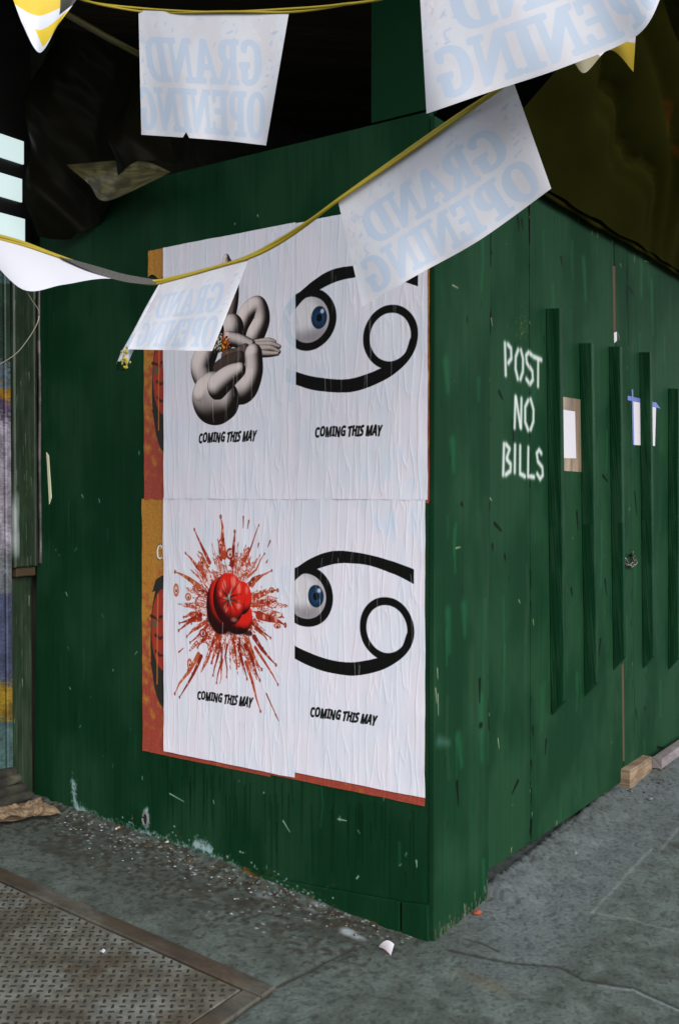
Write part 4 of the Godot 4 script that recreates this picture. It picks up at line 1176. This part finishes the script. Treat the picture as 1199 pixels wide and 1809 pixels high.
# ---------------------------------------------------------------- tarpaulin and plastic
func make_sheets() -> void:
	var n := noise(301, 1.0, 3)
	var t := thing("olive_tarpaulin", Vector3(0.05, 2.5, -2.0), "olive brown tarpaulin hanging in folds over the top of the doors", "tarpaulin")
	var st := begin(true)
	sheet(st, func(u: float, v: float):
		# u along the doors, v from the deck down to the hem
		var z := lerpf(-0.30, -4.6, u) - (1.0 - v) * 0.05 * (1.0 - u)
		var y := lerpf(3.44, 2.475, v)
		var zz := z + 2.55; var yy := y - 2.30
		var a := atan2(zz, yy)                               # folds fan out from a gathered point low on the hem
		var w := n.get_noise_2d(z * 0.9, y * 0.7)
		var f := 1.6 * pow(absf(sin(a * 10.0 + w * 1.2)), 0.42) - 1.0 + 0.45 * pow(absf(sin(a * 23.0 + 1.3 + w * 1.5)), 0.7)
		var amp := 0.12 * smoothstep(0.0, 0.5, 1.0 - v) + 0.012
		var belly := 0.20 * sin(PI * clampf(v, 0, 1)) + 0.10 * (1.0 - v)
		var x := 0.045 + belly + f * amp
		y += (n.get_noise_2d(z * 3.0, 4.0) * 0.012) * v
		return Vector3(x, y, z), 200, 60)
	obj("cloth", st, M["olive_tarpaulin"], t)
	st = begin(true)
	var hem := []
	for i in 40: hem.append(Vector3(0.028, 2.474 + n.get_noise_2d(i * 0.4, 7) * 0.01, lerpf(-0.42, -4.55, i / 39.0)))
	tube(st, hem, [0.012], 6)
	obj("hem", st, M["olive_tarpaulin"], t)
	# black plastic bunched over the top of face A
	var b := thing("black_plastic_sheet", Vector3(-1.5, 2.5, 0.03), "crumpled black plastic sheet hanging over the hoarding beside the transom", "plastic sheet")
	st = begin(true)
	var crumple := noise(311, 1.0, 4, FastNoiseLite.TYPE_CELLULAR)
	var soft := noise(312, 1.0, 3)
	sheet(st, func(u: float, v: float):
		var px := lerpf(82, 318, u) - 25.0 * v * (u - 0.3)
		var py := lerpf(60, lerpf(425, 285, smoothstep(0.0, 1.0, u)) + 14.0 * soft.get_noise_2d(u * 2, 1), v)
		var p := on_a(px, py, 0.05)
		var d := soft.get_noise_2d(p.x * 1.6 + p.y, p.y * 0.8) * 0.12 + soft.get_noise_2d(p.x * 4.0 + p.y * 2.0, p.y * 2.0) * 0.04
		p.z = 0.075 + d + 0.05 * sin(u * 9.0 + v * 2.0)
		p.z = maxf(p.z, 0.012)
		return p, 60, 60)
	obj("sheet", st, M["black_plastic"], b)
	st = begin(true)
	var edge := func(q: Array, z: float): return q.map(func(k): return [k[0], k[1], (on_a(k[0], k[1], z) - EYE).dot(fw)])
	patch(st, edge.call([[118, 291], [165, 287], [215, 284], [262, 287], [302, 304]], 0.11), edge.call([[124, 297], [158, 326], [176, 352], [206, 350], [296, 307]], 0.15), 0.03, 2.0)
	obj("sheen_flap", st, M["sheen_plastic"], b)

# ---------------------------------------------------------------- flags and their cords
func patch(st: SurfaceTool, top: Array, low: Array, ripple: float, seed_: float, u0 := 0.0, u1 := 1.0, nick := -1, nu := 40, nv := 20) -> void:
	var a := smooth_path(top.map(func(q): return Vector3(q[0], q[1], q[2])), nu)
	var b := smooth_path(low.map(func(q): return Vector3(q[0], q[1], q[2])), nu)
	for j in nv + 1:
		for i in nu + 1:
			var v := float(j) / nv
			if i == nick and j == nv: v = 0.955
			var q: Vector3 = a[i].lerp(b[i], v)
			var u := float(i) / nu
			q.z += ripple * v * (sin(u * 8.0 + seed_ + v * 2.0) + 0.4 * sin(u * 17.0 + seed_ * 3.0 - v * 3.0)) - ripple * 1.2 * sin(PI * v) * 0.5
			st.set_uv(Vector2(lerpf(u0, u1, u), v))
			st.add_vertex(at(q.x, q.y, q.z))
	for j in nv:
		for i in nu:
			var k := j * (nu + 1) + i
			for q in [k, k + 1, k + nu + 2, k, k + nu + 2, k + nu + 1]: st.add_index(q)
func flag(label: String, top: Array, low: Array, ripple: float, seed_: float, mat: Material, u0 := 0.0, u1 := 1.0, nick := -1) -> Node3D:
	var t := thing("pennant_flag", at(top[0][0], top[0][1], top[0][2]), label, "flag", "flags strung on the yellow cords")
	var st := begin(true)
	patch(st, top, low, ripple, seed_, u0, u1, nick)
	obj("cloth", st, mat, t)
	return t
func cord(label: String, pts: Array, r: float) -> void:
	var p := pts.map(func(q): return at(q[0], q[1], q[2]))
	var t := thing("yellow_cord", p[0], label, "cord", "yellow cords carrying the flags")
	for k in 2:                                              # a flat folded ribbon: two strands side by side
		var st := begin(true)
		var path := smooth_path(p, 90)
		for i in path.size(): path[i] += up * (0.0028 * (k * 2 - 1)) * (0.6 + 0.6 * sin(i * 0.31 + k)) + fw * 0.002 * cos(i * 0.27 + k * 2.0)
		tube(st, path, [r], 6)
		obj("strand", st, M["yellow_cord"], t)
func make_flags() -> void:
	var back: Material = M["flag_back"]; var front: Material = M["flag_front"]
	flag("square hanging white flag with reversed GRAND OPENING and a nick in its hem", [[245, 18, 2.38], [330, 21, 2.32], [430, 22, 2.26], [511, 19, 2.22]], [[250, 238, 2.36], [325, 243, 2.30], [400, 249, 2.25], [470, 257, 2.20]], 0.014, 0.4, back, 0.07, 1.0, 14)
	flag("large white flag cut by the top edge above another flag, reversed lettering", [[738, -70, 1.98], [850, -110, 1.93], [960, -150, 1.89], [1060, -185, 1.86], [1150, -215, 1.84]], [[753, 201, 1.98], [860, 164, 1.92], [1000, 117, 1.87], [1125, 62, 1.84], [1168, -8, 1.83]], 0.016, 2.0, back)
	flag("slanting white flag with whole reversed GRAND OPENING below the large flag", [[597, 356, 2.26], [690, 291, 2.21], [800, 213, 2.15], [905, 141, 2.10]], [[640, 541, 2.24], [740, 484, 2.19], [850, 422, 2.13], [973, 333, 2.08]], 0.012, 1.1, back)
	var f4 := flag("windblown white flag with rolled yellow edge in front of knotted limbs poster", [[288, 497, 2.55], [330, 487, 2.52], [385, 471, 2.48], [441, 455, 2.44]], [[226, 617, 2.40], [270, 618, 2.36], [320, 619, 2.32], [375, 620, 2.28]], 0.012, 3.0, back)
	var st := begin(true)
	tube(st, [at(284, 502, 2.55), at(262, 545, 2.50), at(240, 592, 2.45), at(222, 628, 2.42), at(215, 645, 2.41)], [0.004, 0.007, 0.010, 0.0125, 0.0125], 12)
	obj("rolled_edge", st, back, f4)
	st = begin(true)
	for i in 26:
		var p := at(222 + rng.randfn(0, 4), 634 + rng.randfn(0, 8), 2.395)
		lump(st, p, Vector3(0.004, 0.004, 0.002))
	obj("yellow_print", st, M["yellow_cord"], f4)
	st = begin(true)
	tube(st, [at(216, 640, 2.405), at(214, 654, 2.405)], [0.0115, 0.0105], 12)
	obj("green_print", st, M["dark_green_board"], f4)
	var f5 := flag("twisted white flag seen edge on beside the lit transom panes", [[-60, 408, 2.30], [30, 428, 2.36], [100, 452, 2.42], [190, 481, 2.50], [275, 500, 2.56]], [[-30, 440, 2.20], [40, 511, 2.24], [112, 503, 2.34], [188, 492, 2.46], [275, 502, 2.555]], 0.004, 0.0, M["flag_cloth"], 0.0, 1.0)
	st = begin(true)
	patch(st, [[104, 452, 2.415], [160, 467, 2.46], [220, 484, 2.50], [276, 494, 2.545]], [[112, 457, 2.41], [165, 481, 2.45], [222, 498, 2.49], [276, 503, 2.54]], 0.002, 1.0)
	obj("curled_edge", st, M["flag_front_shaded"], f5)
	flag("pointed corner of a yellow and white printed flag near the roof pipe", [[2, -60, 1.92], [80, -80, 1.94], [180, -60, 1.98]], [[38, 38, 1.90], [70, 93, 1.92], [100, 48, 1.95]], 0.004, 0.0, front, 0.0, 0.55)
	flag("folded flag with yellow print and black spot behind the large flag", [[925, 70, 2.16], [1000, 40, 2.15], [1060, 20, 2.14], [1126, 0, 2.13]], [[1004, 84, 2.14], [1030, 129, 2.12], [1076, 88, 2.15], [1118, 127, 2.11]], 0.004, 0.0, front, 0.62, 1.0)
	cord("yellow cord holding the square hanging flag along the top", [[-40, -50, 1.90], [70, -40, 2.0], [150, 1, 2.30], [245, 17, 2.375], [330, 21, 2.315], [430, 21, 2.255], [511, 18, 2.215], [600, 9, 2.15], [690, -8, 2.06], [738, -72, 1.975], [900, -130, 1.90], [1150, -217, 1.835], [1300, -280, 1.80]], 0.0026)
	cord("yellow cord rising across the posters past the slanting flag", [[-60, 406, 2.295], [30, 427, 2.355], [100, 451, 2.415], [190, 483, 2.49], [250, 497, 2.53], [288, 496, 2.54], [385, 471, 2.475], [441, 454, 2.43], [490, 428, 2.38], [545, 392, 2.31], [597, 354, 2.25], [690, 289, 2.20], [800, 211, 2.14], [905, 139, 2.09], [1000, 60, 2.12], [1126, -4, 2.12], [1300, -80, 2.1]], 0.0042)
	var w := thing("loose_wire", at(42, 508, 2.3), "thin loose wire dangling from the twisted flag", "wire")
	st = begin(true)
	tube(st, smooth_path([at(44, 508, 2.25), at(58, 532, 2.28), at(69, 550, 2.3), at(66, 572, 2.3), at(48, 602, 2.3), at(25, 628, 2.3), at(-20, 655, 2.3)], 40), [0.0011], 5)
	obj("strand", st, M["copper_wire"], w)

# ---------------------------------------------------------------- litter, blocks, rubble
func make_debris() -> void:
	# white scrap with a red back, folded up off the ground
	var o := thing("paper_scrap", on_g(683, 1675), "folded white paper scrap with red underside near the corner", "paper scrap")
	var st := begin(true)
	var a := on_g(668, 1673, 0.004); var b := on_g(696, 1668, 0.03); var c := on_g(690, 1688, 0.002); var d := on_g(672, 1668, 0.022)
	sheet(st, func(u: float, v: float):
		var p := d.lerp(b, u).lerp(a.lerp(c, u), v)
		p.y += 0.012 * sin(PI * u) * (1.0 - 0.5 * v)
		return p, 8, 8)
	obj("sheet", st, M["white_paper"], o)
	st = begin(true)
	sheet(st, func(u: float, v: float):
		var p := a.lerp(c, u).lerp(on_g(683, 1680, 0.010).lerp(on_g(690, 1682, 0.008), u), v)
		return p - fw * -0.004, 6, 4)
	obj("red_back", st, M["red_paper"], o)
	# brown paper crushed against the stone
	o = thing("brown_paper", on_g(50, 1452), "crumpled brown paper lying at the foot of the column", "paper")
	var n := noise(401, 1.0, 3, FastNoiseLite.TYPE_CELLULAR)
	for k in 3:
		st = begin()
		var q: Array = [[[-30, 1440], [75, 1425], [112, 1448], [-20, 1468]], [[30, 1448], [74, 1424], [78, 1452], [50, 1462]], [[-30, 1448], [30, 1440], [60, 1462], [5, 1470]]][k]
		sheet(st, func(u: float, v: float):
			var p := on_g(q[0][0], q[0][1]).lerp(on_g(q[1][0], q[1][1]), u).lerp(on_g(q[3][0], q[3][1]).lerp(on_g(q[2][0], q[2][1]), u), v)
			p.y += 0.010 + k * 0.012 + absf(n.get_noise_2d(p.x * 14 + k * 9, p.z * 14)) * 0.030
			p.x += n.get_noise_2d(p.z * 30, k * 7.0) * 0.006
			return p, 12, 10)
		obj("crumpled_sheet", st, M["brown_paper"], o)
	# wood under the doors
	o = thing("wood_block", on_g(1125, 1385), "pale timber block wedged under the door", "wood block")
	st = begin()
	var p0 := on_x(1113, 1390, 0.045)
	var zt := on_x(1151, 1345, 0.045).z
	box(st, Vector3(-0.10, gy(0, p0.z) - 0.01, zt), Vector3(0.045, on_x(1113, 1362, 0.045).y, p0.z), 0.004, func(p): return Vector2(p.y * 3.0, (p.z + p.x) * 2.0))
	obj("block", st, M["bare_wood"], o)
	o = thing("timber_offcut", on_g(1185, 1320), "weathered grey timber lying along the foot of the doors", "timber")
	st = begin()
	var q0 := on_x(1166, 1330, 0.075)
	box(st, Vector3(0.035, gy(0, q0.z) + 0.002, -3.5), Vector3(0.085, gy(0, q0.z) + 0.050, q0.z), 0.005, func(p): return Vector2((p.x + p.y) * 2.0, p.z * 1.2))
	obj("timber", st, M["weathered_wood"], o)
	# cigarette ends
	for q in [[188, 1443, 0.5, "cigarette end standing against the wall foot beside the drilled hole"], [208, 1463, 1.3, "cigarette end lying in the plaster crumbs beside the brown paper"], [294, 1488, 0.1, "cigarette end leaning on the wall foot below the tomato poster"]]:
		var p := on_g(q[0], q[1], 0.012)
		var t := thing("cigarette_end", p, q[3], "cigarette end", "cigarette ends along the wall foot")
		var dir := Vector3(cos(q[2]), 0.5 if q[2] < 1 else 0.05, sin(q[2])).normalized()
		st = begin(true)
		tube(st, [p - dir * 0.013, p + dir * 0.006], [0.0042], 8)
		obj("filter", st, M["butt"], t)
		st = begin(true)
		tube(st, [p + dir * 0.0062, p + dir * 0.013], [0.0041, 0.0038], 8)
		obj("paper_end", st, M["flake"], t)
	# single stones one can pick out
	for q in [[842, 1612, 0.013, "brick_red", "red brick crumb at the foot of the corner board"], [1014, 1508, 0.014, "mortar", "pale stone lying out from the doors in the cement"], [1103, 1440, 0.009, "brick_red", "small tan pebble near the timber block"], [1148, 1411, 0.010, "mortar", "pale chip of mortar beyond the timber block"], [1031, 1475, 0.009, "crumb_brown", "brown crumb on the cement skirt"], [182, 1680, 0.008, "flake", "white paint chip lying on the tread hatch"]]:
		var p := on_g(q[0], q[1], 0.006)
		var t := thing("pebble", p, q[4], "pebble", "loose pebbles and chips")
		st = begin()
		lump(st, p, Vector3(q[2] * 1.3, q[2] * 0.8, q[2]), rng.randf() * 3)
		obj("stone", st, M[q[3]], t)
	# uncountable crumbs
	var kinds := {"flake": ["paint_flakes", "white paint flakes scattered along the foot of the poster wall", 75], "mortar": ["mortar_crumbs", "grey mortar crumbs banked along the foot of both walls", 120], "crumb_brown": ["brown_crumbs", "brown crumbs and splinters along the wall foot", 150], "crumb_dark": ["dark_grit", "dark grit trodden into the pavement", 200]}
	for k in kinds:
		st = begin()
		for i in kinds[k][2]:
			var x: float; var z: float; var r := 0.0
			if i % 4 == 3 and k != "flake":                     # beside face B
				z = rng.randf_range(-2.6, -0.4); x = 0.02 + absf(rng.randfn(0, 0.07))
				r = rng.randf_range(0.002, 0.006)
			elif i % 6 == 1:
				x = rng.randf_range(-1.5, 0.8); z = rng.randf_range(-1.2, 0.9)
				r = rng.randf_range(0.0015, 0.0035)
			else:
				x = rng.randf_range(-1.70, -0.15); z = 0.022 + absf(rng.randfn(0, 0.085 if k == "flake" else 0.045))
				r = rng.randf_range(0.0018, 0.0065 if k == "mortar" else 0.0048)
			if x < -0.2 and z > 0.48: continue
			if x < 0.02 and z < 0.018: continue
			var hgt := 0.0
			if z > 0 and z < 0.11 and x < -0.3: hgt = 0.014 * (1.0 - z / 0.11) * smoothstep(-0.25, -0.7, x)
			lump(st, gp(x, z, hgt + r * 0.3), Vector3(r * 1.3, r * (0.35 if k == "flake" else 0.7), r), rng.randf() * 3)
		var m := obj(kinds[k][0], st, M[k])
		tag(m, kinds[k][1], "debris")
		m.set_meta("kind", "stuff")


func _ready() -> void:
	rng.seed = 11
	var b := Basis.from_euler(Vector3(deg_to_rad(PITCH), deg_to_rad(YAW), 0))
	fw = -b.z; rt = b.x; up = b.y
	var cam := Camera3D.new()
	cam.name = "camera"
	cam.fov = 53.77
	cam.near = 0.05
	cam.far = 200.0
	cam.transform = Transform3D(b, EYE)
	add_child(cam)
	cam.current = true
	var env := Environment.new()
	var sky := Sky.new()
	var ps := ProceduralSkyMaterial.new()
	ps.sky_top_color = Color(0.80, 0.83, 0.88)
	ps.sky_horizon_color = Color(0.88, 0.895, 0.91)
	ps.ground_bottom_color = Color(0.16, 0.16, 0.16)
	ps.ground_horizon_color = Color(0.45, 0.46, 0.48)
	ps.sky_curve = 0.2
	ps.energy_multiplier = 1.0
	sky.sky_material = ps
	env.background_mode = Environment.BG_SKY
	env.sky = sky
	env.tonemap_mode = Environment.TONE_MAPPER_LINEAR
	env.tonemap_exposure = EXPOSURE
	env.sdfgi_enabled = true
	env.ssao_enabled = true
	env.ssil_enabled = true
	var we := WorldEnvironment.new()
	we.name = "daylight"
	we.environment = env
	add_child(we)
	var sun := DirectionalLight3D.new()
	sun.name = "overcast_sun"
	sun.light_energy = 0.5
	sun.light_color = Color(1.0, 0.985, 0.97)
	sun.light_angular_distance = 40.0
	sun.shadow_enabled = true
	sun.look_at_from_position(Vector3.ZERO, Vector3(-0.84, -0.42, -0.42))
	add_child(sun)
	make_materials()
	make_ground()
	make_hoarding()
	make_storefront()
	make_shed()
	make_posters()
	make_notices()
	make_sheets()
	make_flags()
	make_debris()

const EXPOSURE := 2.8
